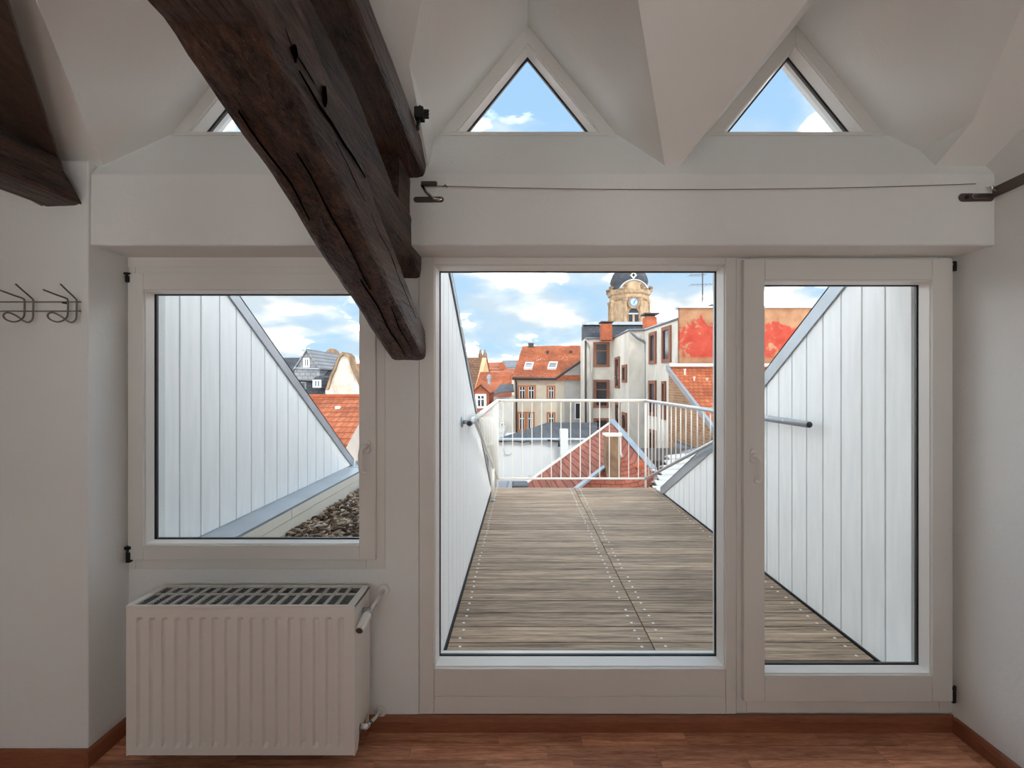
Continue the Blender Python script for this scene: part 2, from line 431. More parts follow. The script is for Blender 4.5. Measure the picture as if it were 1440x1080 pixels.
ce.poly([ms(XL, YD), ms(XL, YR), ms(XR, YR), ms(XR, YD)])
zr = MS(YR)
ce.poly([(XL, YR, zr), (XR, YR, zr), (XR, YB, 3.0), (XL, YB, 3.0)])
sillz = lambda Y: CZ + 0.86 + (Y - YL) * 1.4333
for s, uc, xc in ((-1, uc_l, XC[1]), (1, uc_r, XC[2])):      # cheeks of the boxed rafters
    x = xc + s * uc; zd = dz(uc); ysill = YL + (zd - CZ - 0.86) / 1.4333
    ce.poly([(x, ycut(uc), zd), (x, YT, MS(YT)), (x, ysill, zd)])
for i, xc in enumerate(XC):
    for s in (-1, 1):
        u1 = UT
        if i == 1 and s == -1: u1 = uc_l
        if i == 2 and s == 1: u1 = uc_r
        pts = [(xc, YW + 0.2, dz(0)), (xc, YD, dz(0))]
        if u1 == UT: pts += [(xc + s * UT, YT, dz(UT)), (xc + s * 0.403, YW, dz(0.403)), (xc + s * 0.403, YW + 0.2, dz(0.403))]
        else:
            ysill = YL + (dz(u1) - CZ - 0.86) / 1.4333
            pts += [(xc + s * u1, ycut(u1), dz(u1)), (xc + s * u1, ysill, dz(u1)), (xc + s * 0.403, YW, dz(0.403)), (xc + s * 0.403, YW + 0.2, dz(0.403))]
        ce.poly(pts)
ceil = struct(ce, 'ceiling', M['ceiling_plaster'], 'white plastered sloping ceiling folded around the triangular dormers', 'ceiling', fixn=False)
# unseen back wall; its three windows are added and sized for fill daylight
bw = thing('wall_back', 'white plastered back wall with three windows', 'wall', (0, YB, 0), kind='structure')
BWX = [(-2.35, -1.05), (-0.85, 0.45), (0.60, 1.78)]; BZ0, BZ1 = 0.85, 2.10
mbk = MB().box(XL - .1, XR + .12, YB - 0.2, YB, 0, BZ0).box(XL - .1, XR + .12, YB - 0.2, YB, BZ1, 3.05)
edges = [XL - .1] + [e for w in BWX for e in w] + [XR + .12]
for i in range(0, len(edges), 2): mbk.box(edges[i], edges[i + 1], YB - 0.2, YB, BZ0, BZ1)
build(mbk, 'masonry', M['plaster'], bw)
for i, (a, b) in enumerate(BWX):
    w = build(MB().ring([(a, YB - .12, BZ0), (b, YB - .12, BZ0), (b, YB - .12, BZ1), (a, YB - .12, BZ1)],
                        [(a + .07, YB - .12, BZ0 + .07), (b - .07, YB - .12, BZ0 + .07), (b - .07, YB - .12, BZ1 - .07), (a + .07, YB - .12, BZ1 - .07)], (0, .06, 0)), 'window_frame', M['frame_paint'], bw)
    build(MB().box(a + .06, b - .06, YB - .10, YB - .094, BZ0 + .06, BZ1 - .06), 'pane', M['glass'], w)

# baseboards
def baseboard(name, p0, p1, n, label, mat):
    p0, p1, n = Vector(p0), Vector(p1), Vector(n)
    prof = [(0.0, 0.0), (0.016, 0.0), (0.016, 0.045), (0.012, 0.062), (0.004, 0.070), (0.0, 0.070)]
    return struct(MB().prism([p0 + n * a + Vector((0, 0, b)) for a, b in prof], p1 - p0), name, mat, label, 'baseboard')
baseboard('baseboard_front', (-0.70, YW + 0.002, 0), (XR, YW + 0.002, 0), (0, -1, 0), 'reddish wooden baseboard below the balcony door and fixed pane', M['baseboard_wood'])
baseboard('baseboard_niche', (XJ, YW + 0.002, 0), (-0.702, YW + 0.002, 0), (0, -1, 0), 'wooden baseboard behind the radiator', M['baseboard_wood'])
baseboard('baseboard_right', (XR, YB, 0), (XR, YW - 0.015, 0), (-1, 0, 0), 'reddish wooden baseboard along the right wall', M['baseboard_wood_y'])
baseboard('baseboard_left', (XL, YL - 0.008, 0), (XJ - 0.0, YL - 0.008, 0), (0, -1, 0), 'wooden baseboard under the coat rack wall', M['baseboard_wood'])
baseboard('baseboard_reveal', (XJ, YL - 0.024, 0), (XJ, YW - 0.015, 0), (1, 0, 0), 'short wooden baseboard in the reveal left of the radiator', M['baseboard_wood_y'])

# ------------------------------------------------------------------ windows and door
def rectpts(x0, x1, z0, z1, y): return [(x0, y, z0), (x1, y, z0), (x1, y, z1), (x0, y, z1)]
def members(parent, x0, x1, z0, z1, wl, wr, wt, wb, y0, y1, names=('stile', 'rail'), mat='frame_paint', stiles_through=True):
    g = 0.0008
    build(MB().box(x0, x0 + wl, y0, y1, z0, z1), names[0], M[mat], parent, bevel=0.0025)
    build(MB().box(x1 - wr, x1, y0, y1, z0, z1), names[0], M[mat], parent, bevel=0.0025)
    build(MB().box(x0 + wl + g, x1 - wr - g, y0 + .0005, y1, z1 - wt, z1), names[1], M[mat], parent, bevel=0.0025)
    build(MB().box(x0 + wl + g, x1 - wr - g, y0 + .0005, y1, z0, z0 + wb), names[1], M[mat], parent, bevel=0.0025)
def bead_ring(parent, x0, x1, z0, z1, yf, yg, w=0.009):
    mb = MB()
    a = rectpts(x0, x1, z0, z1, yf + 0.012); lip = 0.004
    # lip, then bevel back to the glass
    b = rectpts(x0 + lip, x1 - lip, z0 + lip, z1 - lip, yf + 0.012)
    c = rectpts(x0 + w, x1 - w, z0 + w, z1 - w, yg)
    d = rectpts(x0, x1, z0, z1, yg)
    for j in range(4):
        k = (j + 1) % 4
        vs = [a[j], a[k], b[k], b[j], c[k], c[j], d[k], d[j]]
        mb.add(vs, [(0, 1, 2, 3), (3, 2, 4, 5), (5, 4, 6, 7), (7, 6, 1, 0)])
    o = build(mb, 'glazing_bead', M['bead_paint'], parent)
    return o
def glazing(parent, x0, x1, z0, z1, yg):
    p = build(MB().box(x0, x1, yg, yg + 0.005, z0, z1), 'glass_pane', M['glass'], parent)
    build(MB().box(x0, x1, yg + .018, yg + 0.023, z0, z1), 'outer_pane', M['glass'], p)
    s = 0.012
    build(MB().ring(rectpts(x0, x1, z0, z1, yg + .006), rectpts(x0 + s, x1 - s, z0 + s, z1 - s, yg + .006), (0, .011, 0)), 'spacer', M['spacer'], p)

# casement window on the left
w1 = thing('window_1', 'white casement window on the left above the radiator', 'window', (xp(360), YW, zs), kind='structure')
members(w1, XJ + 0.001, xp(541.5), zs, ZL0, 0.03, 0.085, 0.090, 0.055, YW - 0.0, YW + 0.13, ('frame_stile', 'frame_rail'))
YS = 2.028
sx0, sx1, sz0, sz1 = xp(179.5, YS), xp(528, YS), zp(787.5, YS), zp(384.5, YS)
gx0, gx1, gz0, gz1 = xp(201, YS), xp(505, YS), zp(767, YS), zp(407.5, YS)
members(w1, sx0, sx1, sz0, sz1, gx0 - sx0, sx1 - gx1, sz1 - gz1, gz0 - sz0, YS, YS + 0.075, ('sash_stile', 'sash_rail'))
bead_ring(w1, gx0, gx1, gz0, gz1, YS, YS + 0.052)
glazing(w1, gx0 + 0.002, gx1 - 0.002, gz0 + 0.002, gz1 - 0.002, YS + 0.053)
# head casing strip
build(MB().box(XJ + 0.001, xp(545), YW - 0.004, YW, zp(376), ZL0), 'head_casing', M['frame_paint'], w1)

def handle(parent, px, py, Y, flip):
    # oval rosette, neck and a lever hanging straight down
    c = at(px, py, Y); s = Y / F_PX
    pts = []
    for k in range(20):
        t = 2 * math.pi * k / 20; a = math.cos(t); b = math.sin(t)
        pts.append(c + Vector((0.0145 * math.copysign(abs(a) ** 0.75, a), 0, 0.031 * math.copysign(abs(b) ** 0.75, b))))
    h = build(MB().prism(pts, (0, -0.011, 0)), 'handle', M['white_plastic'], parent, bevel=0.003)
    path = [c + Vector((0, -0.005, 0.004)), c + Vector((0, -0.030, 0.004)), c + Vector((0.004 * flip, -0.043, 0.001)), c + Vector((0.011 * flip, -0.050, -0.010)),
            c + Vector((0.014 * flip, -0.052, -0.028)), c + Vector((0.014 * flip, -0.052, -0.060)), c + Vector((0.013 * flip, -0.051, -0.092)),
            c + Vector((0.009 * flip, -0.049, -0.104)), c + Vector((0.000 * flip, -0.046, -0.108)), c + Vector((-0.007 * flip, -0.044, -0.104)), c + Vector((-0.008 * flip, -0.044, -0.098))]
    build(MB().tube(path, [.011, .011, .0105, .010, .010, .010, .0095, .009, .0085, .008, .006], 12), 'lever', M['white_plastic'], h, smooth=True)
handle(w1, 517, 628, YS, -1)

def hinge(parent, c, sgn, h=0.045):
    mb = MB().lathe(Vector(c) - Vector((0, 0, h / 2)), [(0.001, 0), (.006, 0.002), (.006, h - .002), (.001, h)], 10)
    mb.box(c[0] - 0.004, c[0] + 0.012 * sgn, c[1] - .006, c[1] + .012, c[2] - h / 2, c[2] + h * 0.1)
    o = build(mb, 'hinge', M['hinge_dark'], parent)
    build(MB().box(c[0] - .008, c[0] + .014 * sgn, c[1] - .009, c[1] + .006, c[2] + h * .28, c[2] + h * .45), 'hinge_pin', M['iron'], o)
hinge(w1, (XJ + 0.010, YS + 0.0, zp(390, YS)), 1); hinge(w1, (XJ + 0.013, YS + 0.0, zp(779, YS)), 1, 0.075)

# fixed pane beside the door
w2 = thing('window_2', 'large fixed glass panel between casement window and balcony door', 'window', (xp(812), YW, 0.1), kind='structure')
fx0, fx1, fz0, fz1 = xp(589.5), xp(1035), zp(1003.5), ZL0
hx0, hx1, hz0, hz1 = xp(610.5), xp(1020.5), zp(940), zp(372.5)
members(w2, fx0, fx1, fz0, fz1, hx0 - fx0, fx1 - hx1, fz1 - hz1, zp(979) - fz0, YW - 0.003, YW + 0.14, ('frame_stile', 'frame_rail'))
build(MB().box(hx0 + .001, hx1 - .001, YW - 0.0025, YW + 0.14, zp(978.6), hz0), 'bottom_rail', M['frame_paint'], w2, bevel=0.0025)
bead_ring(w2, hx0, hx1, hz0, hz1, YW, YW + 0.075, 0.010)
glazing(w2, hx0 + 0.002, hx1 - 0.002, hz0 + .002, hz1 - .002, YW + 0.076)

# balcony door
d1 = thing('door_1', 'white glazed balcony door with a lever handle at its left edge', 'door', (xp(1190), YW, 0.08), kind='structure')
members(d1, xp(1035.6), XR - 0.001, zp(1003), ZL0, 0.045, 0.06, 0.035, 0.065, YW, YW + 0.14, ('frame_stile', 'frame_rail'))
YDR = 2.018
lx0, lx1, lz0, lz1 = xp(1046, YDR), xp(1340, YDR), zp(987, YDR), zp(364, YDR)
kx0, kx1, kz0, kz1 = xp(1075.5, YDR), xp(1311.5, YDR), zp(950, YDR), zp(393.5, YDR)
members(d1, lx0, lx1, lz0, lz1, kx0 - lx0, lx1 - kx1, lz1 - kz1, kz0 - lz0, YDR, YDR + 0.075, ('leaf_stile', 'leaf_rail'))
bead_ring(d1, kx0, kx1, kz0, kz1, YDR, YDR + 0.06, 0.010)
glazing(d1, kx0 + .002, kx1 - .002, kz0 + .002, kz1 - .002, YDR + 0.061)
handle(d1, 1058, 641, YDR, 1)
hinge(d1, (XR - 0.012, YDR + 0.004, zp(374, YDR)), -1); hinge(d1, (XR - 0.014, YDR + 0.004, zp(977, YDR)), -1, 0.075)

# triangular dormer windows
def tri(xc, ins, bot, y):                 # triangle inset from the dormer profile
    zb = CZ + 1.118 + bot; zt = CZ + DA - ins * math.sqrt(1 + DK * DK)
    hw = (zt - zb) / DK
    return [(xc - hw, y, zb), (xc + hw, y, zb), (xc, y, zt)]
TRI = ('triangular dormer window half hidden by the dark beam', 'triangular dormer window above the large fixed pane', 'triangular dormer window above the balcony door')
for i, xc in enumerate(XC):
    w = thing('window_%d' % (i + 3), TRI[i], 'window', (xc, YW, CZ + 1.118), 'triangular dormer windows', 'structure')
    for a, b in ((0, 1), (1, 2), (2, 0)):
        o = tri(xc, 0.0, 0.0, YW); n = tri(xc, 0.052, 0.016, YW)
        build(MB().prism([o[a], o[b], n[b], n[a]], (0, 0.12, 0)), 'frame_member', M['frame_paint'], w, bevel=0.002)
    mb = MB(); o = tri(xc, 0.052, 0.016, YW + .010); l = tri(xc, 0.056, 0.019, YW + .010); n = tri(xc, 0.064, 0.024, YW + .06); q = tri(xc, 0.05, 0.014, YW + .06)
    for a, b in ((0, 1), (1, 2), (2, 0)):
        mb.add([o[a], o[b], l[b], l[a], n[b], n[a], q[b], q[a]], [(0, 1, 2, 3), (3, 2, 4, 5), (5, 4, 6, 7), (7, 6, 1, 0)])
    build(mb, 'glazing_bead', M['bead_paint'], w)
    build(MB().ring(tri(xc, .055, .018, YW + .064), tri(xc, .071, .032, YW + .064), (0, .012, 0)), 'spacer', M['spacer'], w)
    build(MB().prism(tri(xc, 0.054, 0.017, YW + .061), (0, 0.0025, 0)), 'glass_pane', M['glass'], w)

# ------------------------------------------------------------------ timber
def timber(secs, amp=0.004, per=7, seed=0, rad=0.012, fold=True):
    """secs: list of 4-corner sections; skin with rounded, hewn edges"""
    mb = MB(); rings = []
    for si, s in enumerate(secs):
        c = [Vector(p) for p in s]; ring = []
        for k in range(4):
            a, b = c[k], c[(k + 1) % 4]; prev, nxt = c[k - 1], c[(k + 2) % 4]
            for j in range(per):
                t = j / per; p = a.lerp(b, t)
                if j == 0: p = p + ((b - a).normalized() + (prev - a).normalized()) * rad * 0.5
                ring.append(p)
        ctr = (c[0] + c[1] + c[2] + c[3]) / 4; out = []
        for p in ring:
            d = (p - ctr).normalized()
            q = Vector((p.x * 9, p.y * 2.2, p.z * 9)) + Vector((seed, seed * 2, 0))
            out.append(p + d * (noise.noise(q) * amp + noise.noise(Vector((p.x * 40, p.y * 4, p.z * 40)) + Vector((seed, 0, 0))) * amp * 0.45))
        rings.append(out)
    n = len(rings[0]); fs = []
    for i in range(len(rings) - 1):
        for j in range(n): fs.append((i*n + j, i*n + (j+1) % n, (i+1)*n + (j+1) % n, (i+1)*n + j))
    fs += [tuple(range(n)), tuple(range((len(rings)-1)*n, len(rings)*n))]
    return mb.add([p for r in rings for p in r], fs)
def interp(pts, x):
    pts = sorted(pts)
    for (x0, y0), (x1, y1) in zip(pts, pts[1:]):
        if x <= x1: return y0 + (y1 - y0) * (x - x0) / (x1 - x0)
    return pts[-1][1]
def run(y0, y1, n, xl, xr, bot, top):
    out = []
    for i in range(n + 1):
        Y = y0 + (y1 - y0) * i / n
        l = interp(xl, Y) if isinstance(xl, list) else xl; r = interp(xr, Y) if isinstance(xr, list) else xr
        b, t = CZ + interp(bot, Y), CZ + interp(top, Y)
        out.append([(l, Y, b), (r, Y, b), (r, Y, t), (l, Y, t)])
    return out
# lower sloping strut
A_bot = [(0.30, 0.66), (0.60, 0.615), (0.72, 0.600), (0.765, 0.600), (0.80, 0.578), (0.96, 0.520), (1.078, 0.487), (1.32, 0.380), (1.44, 0.337), (2.0, 0.122), (2.045, 0.108)]
A_top = [(0.30, 1.02), (0.88, 0.772), (1.4375, 0.520), (2.03, 0.263), (2.045, 0.257)]
st = timber(run(0.32, 2.045, 64, [(0.3, -0.60), (2.045, -0.592)], -0.438, A_bot, A_top), 0.0045, 8, 3, 0.012)
strut = tag(build(st, 'timber_strut', M['beam_wood'], smooth=False), 'long dark timber strut sloping down to the pier beside the large pane', 'beam')
# short knee timber lying on the strut and running into the lintel
B_bot = [(0.45, 0.80), (0.9, 0.735), (1.40, 0.575), (1.51, 0.560), (1.90, 0.534), (2.04, 0.474)]
B_top = [(0.45, 0.90), (0.95, 0.84), (1.25, 0.812), (1.64, 0.69), (1.80, 0.70), (2.04, 0.70)]
kb = timber(run(0.5, 2.043, 50, -0.60, -0.456, B_bot, B_top), 0.0035, 7, 9, 0.01)
tag(build(kb, 'timber_brace', M['beam_wood']), 'dark timber brace lying on the strut and entering the lintel', 'beam')
# tie beam
tb = timber(run(0.3, 1.985, 50, -0.63, -0.402, [(0.3, 0.97), (1.865, 0.845), (2.0, 0.836)], [(0.3, 1.10), (1.255, 1.020), (1.98, 0.974), (2.0, 0.972)]), 0.004, 8, 17, 0.012)
tie = tag(build(tb, 'tie_beam', M['beam_wood']), 'dark upper tie beam meeting the wall under the ceiling, iron clamp on its side', 'beam')
pk = timber(run(1.70, 1.99, 8, -0.615, -0.462, [(1.7, .66), (2.0, .66)], [(1.7, .86), (2.0, .86)]), 0.003, 6, 23, 0.008)
build(pk, 'bearing_block', M['beam_wood'], tie)
# pegged holes and cracks in the strut
for k, (px, py, rr) in enumerate(((412, 74, .016), (454, 134, .017))):
    Y = -0.438 * F_PX / (px - CX); c = at(px, py, Y); c.x = -0.4365
    mb = MB(); pts = []
    for j in range(10):
        t = 2 * math.pi * j / 10; q = rr * (0.45 + 0.8 * R.random())
        pts.append(c + Vector((0, math.cos(t) * q * 0.8, math.sin(t) * q * 1.2)))
    build(mb.prism(pts, (0.0035, 0, 0)), 'peg_hole', M['void'], strut)
def crack(parent, pix, X, w, name='crack'):
    top = []; bot = []
    for i, (px, py) in enumerate(pix):
        Y = X * F_PX / (px - CX); p = at(px, py, Y); p.x = X + 0.0035
        ww = w * (0.25 + 0.75 * math.sin(math.pi * (i + 0.5) / len(pix))); top.append(p + Vector((0, 0, ww))); bot.append(p - Vector((0, 0, ww)))
    build(MB().prism(top + bot[::-1], (0.001, 0, 0)), name, M['void'], parent)
crack(strut, [(418, 100), (432, 124), (447, 150), (463, 172), (480, 200), (498, 226), (512, 250)], -0.438, 0.005)
for pix in ([(398, 40), (410, 72), (424, 92), (440, 118)], [(470, 200), (487, 232), (500, 262), (512, 284)], [(520, 300), (532, 330), (545, 352), (556, 378)], [(548, 360), (560, 392), (572, 420), (584, 448)]):
    crack(strut, pix, -0.438, 0.0018)
def under_crack(parent, x0, y0, y1, w):
    a = []; b = []; n = 9
    for i in range(n):
        t = i / (n - 1); Y = y0 + (y1 - y0) * t; x = x0 + 0.012 * noise.noise(Vector((Y * 6, x0 * 9, 0))); ww = w * (0.25 + 0.75 * math.sin(math.pi * (t * .9 + .05)))
        z = CZ + interp(A_bot, Y) - 0.0045; a.append(Vector((x - ww, Y, z))); b.append(Vector((x + ww, Y, z)))
    build(MB().prism(a + b[::-1], (0, 0, 0.006)), 'crack', M['void'], parent)
for x0, y0, y1, w in ((-0.50, 1.0, 1.5, .0009), (-0.515, 1.45, 2.0, .0013), (-0.47, 1.6, 1.95, .0008), (-0.56, 0.9, 1.2, .0008)): under_crack(strut, x0, y0, y1, w)
# left corner: sloping rafter board and tie beam end
rf0, rf1 = at(82, 226, 1.80), at(6, -4, 1.30)
d = (rf1 - rf0).normalized(); side = Vector((-1, 0.0, 0)); up = side.cross(d).normalized()
if up.z < 0: up = -up
raf = []
for i in range(25):
    p = (rf0 - d * 0.06).lerp(rf1 + d * 0.5, i / 24)
    raf.append([p + side * 0.34, p, p + up * 0.02, p + side * 0.34 + up * 0.02])
tag(build(timber(raf, 0.001, 5, 31, 0.006), 'rafter', M['beam_wood_brown']), 'flat brown rafter in the upper left corner', 'beam')
lb = []
for i in range(31):
    Y = 1.861 - i * 0.05; e = max(0.0, 1 - i / 1.9)
    lb.append([(-1.965, Y, CZ + 0.722), (-1.802, Y, CZ + 0.730), (-1.802, Y, CZ + 0.885 - 0.15 * e), (-1.965, Y, CZ + 0.885 - 0.14 * e)])
tag(build(timber(lb, 0.004, 7, 41, 0.012), 'tie_beam', M['beam_wood']), 'dark tie beam end above the coat rack in the left corner', 'beam')

# iron clamp on the tie beam
c = at(583, 160, 1.69); c.x = -0.40
cl = thing('iron_clamp', 'black iron bolt clamp on the side of the upper tie beam', 'clamp', c)
build(MB().box(c.x - .002, c.x + .008, c.y + .028, c.y + .040, c.z - .040, c.z + .042), 'bar', M['iron'], cl, bevel=.002)
build(MB().box(c.x, c.x + .034, c.y - .018, c.y + .022, c.z - .022, c.z + .020), 'jaw', M['iron'], cl, bevel=.004)
build(MB().prism([(c.x, c.y, c.z + .02), (c.x + .02, c.y, c.z + .034), (c.x + .026, c.y, c.z + .02)], (0, .012, 0)), 'spur', M['iron'], cl)
build(MB().prism([(c.x + .004, c.y, c.z - .06), (c.x + .02, c.y, c.z - .02), (c.x + .006, c.y, c.z - .02)], (0, .012, 0)), 'spur', M['iron'], cl)
for k in range(3): build(MB().lathe((c.x + .03, c.y + .002, c.z - .012 + k * .012), [(.002, 0), (.0055, .002), (.0055, .020), (.002, .022)], 8, 'x'), 'bolt', M['iron'], cl)

# ------------------------------------------------------------------ wire with its fittings
def pill(c, u, v, n, L, W, t):
    c, u, v, n = map(Vector, (c, u, v, n)); pts = []
    for k in range(20):
        a = 2 * math.pi * k / 20; x = math.cos(a) * W; y = math.sin(a) * W
        pts.append(c + u * (x + (L - W) * (1 if x > 0 else -1)) + v * y)
    return MB().prism(pts, n * t)
cr = (XR, YL, zp(272, YL))
rb = thing('wire_bracket', 'brown metal angle bracket in the corner at the right end of the wire', 'bracket', cr)
o = build(pill((xp(1372, YL), YL, zp(278, YL)), (1, 0, 0), (0, 0, 1), (0, -1, 0), 0.072, 0.017, 0.005), 'wall_plate', M['fitting_metal'], rb, bevel=.0015)
build(MB().lathe((xp(1358, YL), YL - .009, zp(278, YL)), [(.002, 0), (.008, .001), (.008, .004)], 12, 'y'), 'screw', M['hinge_dark'], o)
build(pill((xp(1376, YL), YL - .006, zp(277, YL)), (1, 0, 0), (0, 0, 1), (0, -1, 0), 0.035, 0.011, 0.005), 'slotted_plate', M['chrome'], o, bevel=.001)
yw2 = XR * F_PX / (1405 - CX)
o = build(pill((XR, YL - 0.065, zp(272, YL) + 0.006), (0, -1, 0.05), (0, 0, 1), (-1, 0, 0), 0.095, 0.022, 0.009), 'side_plate', M['fitting_metal'], rb, bevel=.002)
build(MB().lathe((XR - .012, YL - .135, zp(272, YL) + .008), [(.002, 0), (.009, .001), (.009, .005)], 12, 'x'), 'screw', M['hinge_dark'], o)
build(MB().tube([(XR - .01, YL - .02, zp(270, YL)), (XR - .03, YL - .02, zp(268, YL)), (XR - .034, YL - .02, zp(264, YL))], .005, 8), 'wire_post', M['chrome'], rb)
cl_ = (-0.402, YL - .03, zp(275, YL))
lb_ = thing('wire_bracket', 'small metal wire clamp at the foot of the upper tie beam', 'bracket', cl_)
build(pill((xp(603, YL), YL, zp(281, YL)), (1, 0, 0), (0, 0, 1), (0, -1, 0), 0.062, 0.012, 0.005), 'wall_plate', M['fitting_metal'], lb_, bevel=.0015)
build(MB().tube([(xp(594, YL), YL - .012, zp(262, YL)), (xp(600, YL), YL - .014, zp(272, YL)), (xp(610, YL), YL - .012, zp(281, YL)), (xp(620, YL), YL - .01, zp(282, YL))], .006, 8), 'arm', M['chrome'], lb_, smooth=True)
build(MB().box(xp(594, YL), xp(616, YL), YL - .03, YL - .012, zp(264, YL), zp(259, YL)), 'clip', M['fitting_metal'], lb_, bevel=.002)
build(MB().lathe((xp(620, YL), YL - .008, zp(280, YL)), [(.002, 0), (.006, .001), (.006, .004)], 10, 'y'), 'screw', M['chrome'], lb_)
wp = []
for i in range(41):
    t = i / 40; px = 616 + (1372 - 616) * t; py = 261.5 + (258.5 - 261.5) * t + 6.5 * 4 * t * (1 - t) * 1.0
    p = at(px, py, YL - .02); wp.append(p)
wire = build(MB().tube(wp, .0016, 6), 'tension_wire', M['wire_metal'])
tag(wire, 'thin steel wire stretched across the lintel between the two brackets', 'wire')
build(MB().tube([wp[0] + Vector((.02, -.004, -.006)), wp[0] + Vector((.03, 0, .006)), wp[0] + Vector((.036, .004, -.004)), wp[0] + Vector((.028, -.003, .004))], .002, 6), 'twist', M['wire_metal'], wire)

# ------------------------------------------------------------------ coat rack
YC = YL - 0.008
rk = thing('coat_rack', 'chrome wire coat rack with double hooks on the left wall', 'coat rack', at(20, 430, YC))
for py in (424.5, 437.5):
    a = at(-90, py, YC - .014); b = at(113.5, py, YC - .014)
    build(MB().tube([a, b], .0026, 8), 'rail', M['wire_metal'], rk, smooth=True)
def hook(dx):
    q = lambda px, py, f: at(px + dx, py, YC) + Vector((0, -f, 0))
    pl = [q(27, 412.5, .075), q(36, 418, .045), q(40, 421, .022), q(40.2, 424, .0155), q(40.2, 437, .0155), q(40.2, 446, .018), q(38, 452, .028), q(34, 454.5, .040), q(28.5, 452, .050), q(25.2, 447.5, .052),
          q(26, 443.5, .050), q(30, 442, .046), q(35, 444.5, .040), q(40, 448.5, .034), q(43.5, 452.5, .028), q(47, 454.3, .022), q(50.5, 452, .018), q(52.4, 447, .0165), q(52.4, 437, .0155), q(52.4, 424, .0155), q(51.8, 420, .022), q(51, 412, .05), q(50.6, 405, .075)]
    sm = []
    for i in range(len(pl) - 1):
        p0, p1, p2, p3 = pl[max(i-1, 0)], pl[i], pl[i+1], pl[min(i+2, len(pl)-1)]
        for k in range(4):
            t = k / 4
            sm.append(0.5 * ((2*p1) + (p2-p0)*t + (2*p0-5*p1+4*p2-p3)*t*t + (3*p1-p0-3*p2+p3)*t**3))
    sm.append(pl[-1])
    build(MB().tube(sm, .0032, 8), 'hook', M['wire_metal'], rk, smooth=True)
for dx in (60.5, 0, -60.5): hook(dx)
for px in (93.3, -30): build(MB().tube([at(px, 426.5, YC), at(px, 426.5, YC) + Vector((0, -.016, 0))], .0035, 8), 'standoff', M['hinge_dark'], rk)

# ------------------------------------------------------------------ radiator
RX0, RX1, RY0, RY1, RZ0, RZ1 = -1.597, -0.676, 1.831, 2.015, 0.062, 0.664
rad = thing('radiator', 'white panel radiator with a top grille under the casement window', 'radiator', ((RX0 + RX1) / 2, (RY0 + RY1) / 2, 0))
# fluted front panel
mb = MB(); nx = 18 * 16; zsr = [RZ0, RZ0 + .028, RZ0 + .045, RZ1 - .062, RZ1 - .046, RZ1 - .012]
amp = [0, 0, 1, 1, 0, 0]; vs = []; fs = []
for zi, z in enumerate(zsr):
    for i in range(nx + 1):
        x = RX0 + .004 + (RX1 - RX0 - .008) * i / nx
        ph = ((i / nx) * 18) % 1.0
        g = 0.5 - 0.5 * math.cos(2 * math.pi * ph); g = max(0.0, min(1.0, (g - 0.22) / 0.22)); g = g * g * (3 - 2 * g)
        ed = 1 if 0.012 < i / nx < 0.988 else 0
        vs.append((x, RY0 + .0002 + (1 - g) * 0.012 * amp[zi] * ed, z))
for zi in range(len(zsr) - 1):
    for i in range(nx): a = zi * (nx + 1) + i; fs.append((a, a + 1, a + nx + 2, a + nx + 1))
k = len(vs)
vs += [(RX0 + .004, RY0 + .02, RZ0), (RX1 - .004, RY0 + .02, RZ0), (RX1 - .004, RY0 + .02, RZ1 - .012), (RX0 + .004, RY0 + .02, RZ1 - .012)]
fs.append((k, k + 3, k + 2, k + 1))
mb.add(vs, fs)
build(mb, 'front_panel', M['radiator_paint'], rad)
build(MB().box(RX0 + .004, RX1 - .004, RY1 - .02, RY1, RZ0, RZ1 - .012), 'back_panel', M['radiator_paint'], rad)
build(MB().box(RX0, RX0 + .004, RY0 + .001, RY1, RZ0 - .004, RZ1), 'side_panel', M['radiator_paint'], rad, bevel=.001)
sp = [(RX1 - .004, RY0 + .001, RZ0 - .004), (RX1 - .004, RY0 + .035, RZ0 - .002), (RX1 - .004, RY0 + .05, RZ0 + .03), (RX1 - .004, RY0 + .05, RZ0 + .075), (RX1 - .004, RY0 + .06, RZ0 + .085), (RX1 - .004, RY0 + .075, RZ0 + .075), (RX1 - .004, RY0 + .085, RZ0 + .05), (RX1 - .004, RY1, RZ0 + .07), (RX1 - .004, RY1, RZ1), (RX1 - .004, RY0 + .001, RZ1)]
build(MB().prism(sp, (.004, 0, 0)), 'side_panel', M['radiator_paint'], rad)
build(MB().box(RX0 + .01, RX1 - .01, RY0 + .03, RY1 - .03, RZ0 + .02, RZ1 - .035), 'convector', M['radiator_inside'], rad)
g = build(MB().ring([(RX0, RY0, RZ1 - .012), (RX1, RY0, RZ1 - .012), (RX1, RY1, RZ1 - .012), (RX0, RY1, RZ1 - .012)],
                    [(RX0 + .028, RY0 + .008, RZ1 - .012), (RX1 - .032, RY0 + .008, RZ1 - .012), (RX1 - .032, RY1 - .008, RZ1 - .012), (RX0 + .028, RY1 - .008, RZ1 - .012)], (0, 0, .013)), 'top_grille', M['radiator_paint'], rad, bevel=.002)
gx_a, gx_b = RX0 + .028, RX1 - .032
barm = mesh_of(MB().box(-.0055, -.0030, RY0 + .008, RY1 - .008, -.010, .0).box(.0030, .0055, RY0 + .008, RY1 - .008, -.010, .0), 'grille_bar', M['radiator_paint'])
for i in range(1, 18):
    x = gx_a + (gx_b - gx_a) * i / 18
    ob = bpy.data.objects.new('grille_bar', barm); col.objects.link(ob); ob.parent = g
    ob.location = Vector((x, 0, RZ1)) - WL[g.name]
lw = MB()
for j in range(12):
    y = RY0 + .014 + (RY1 - RY0 - .028) * j / 11
    lw.box(gx_a, gx_b, y - .0014, y + .0014, RZ1 - .012, RZ1 - .006)
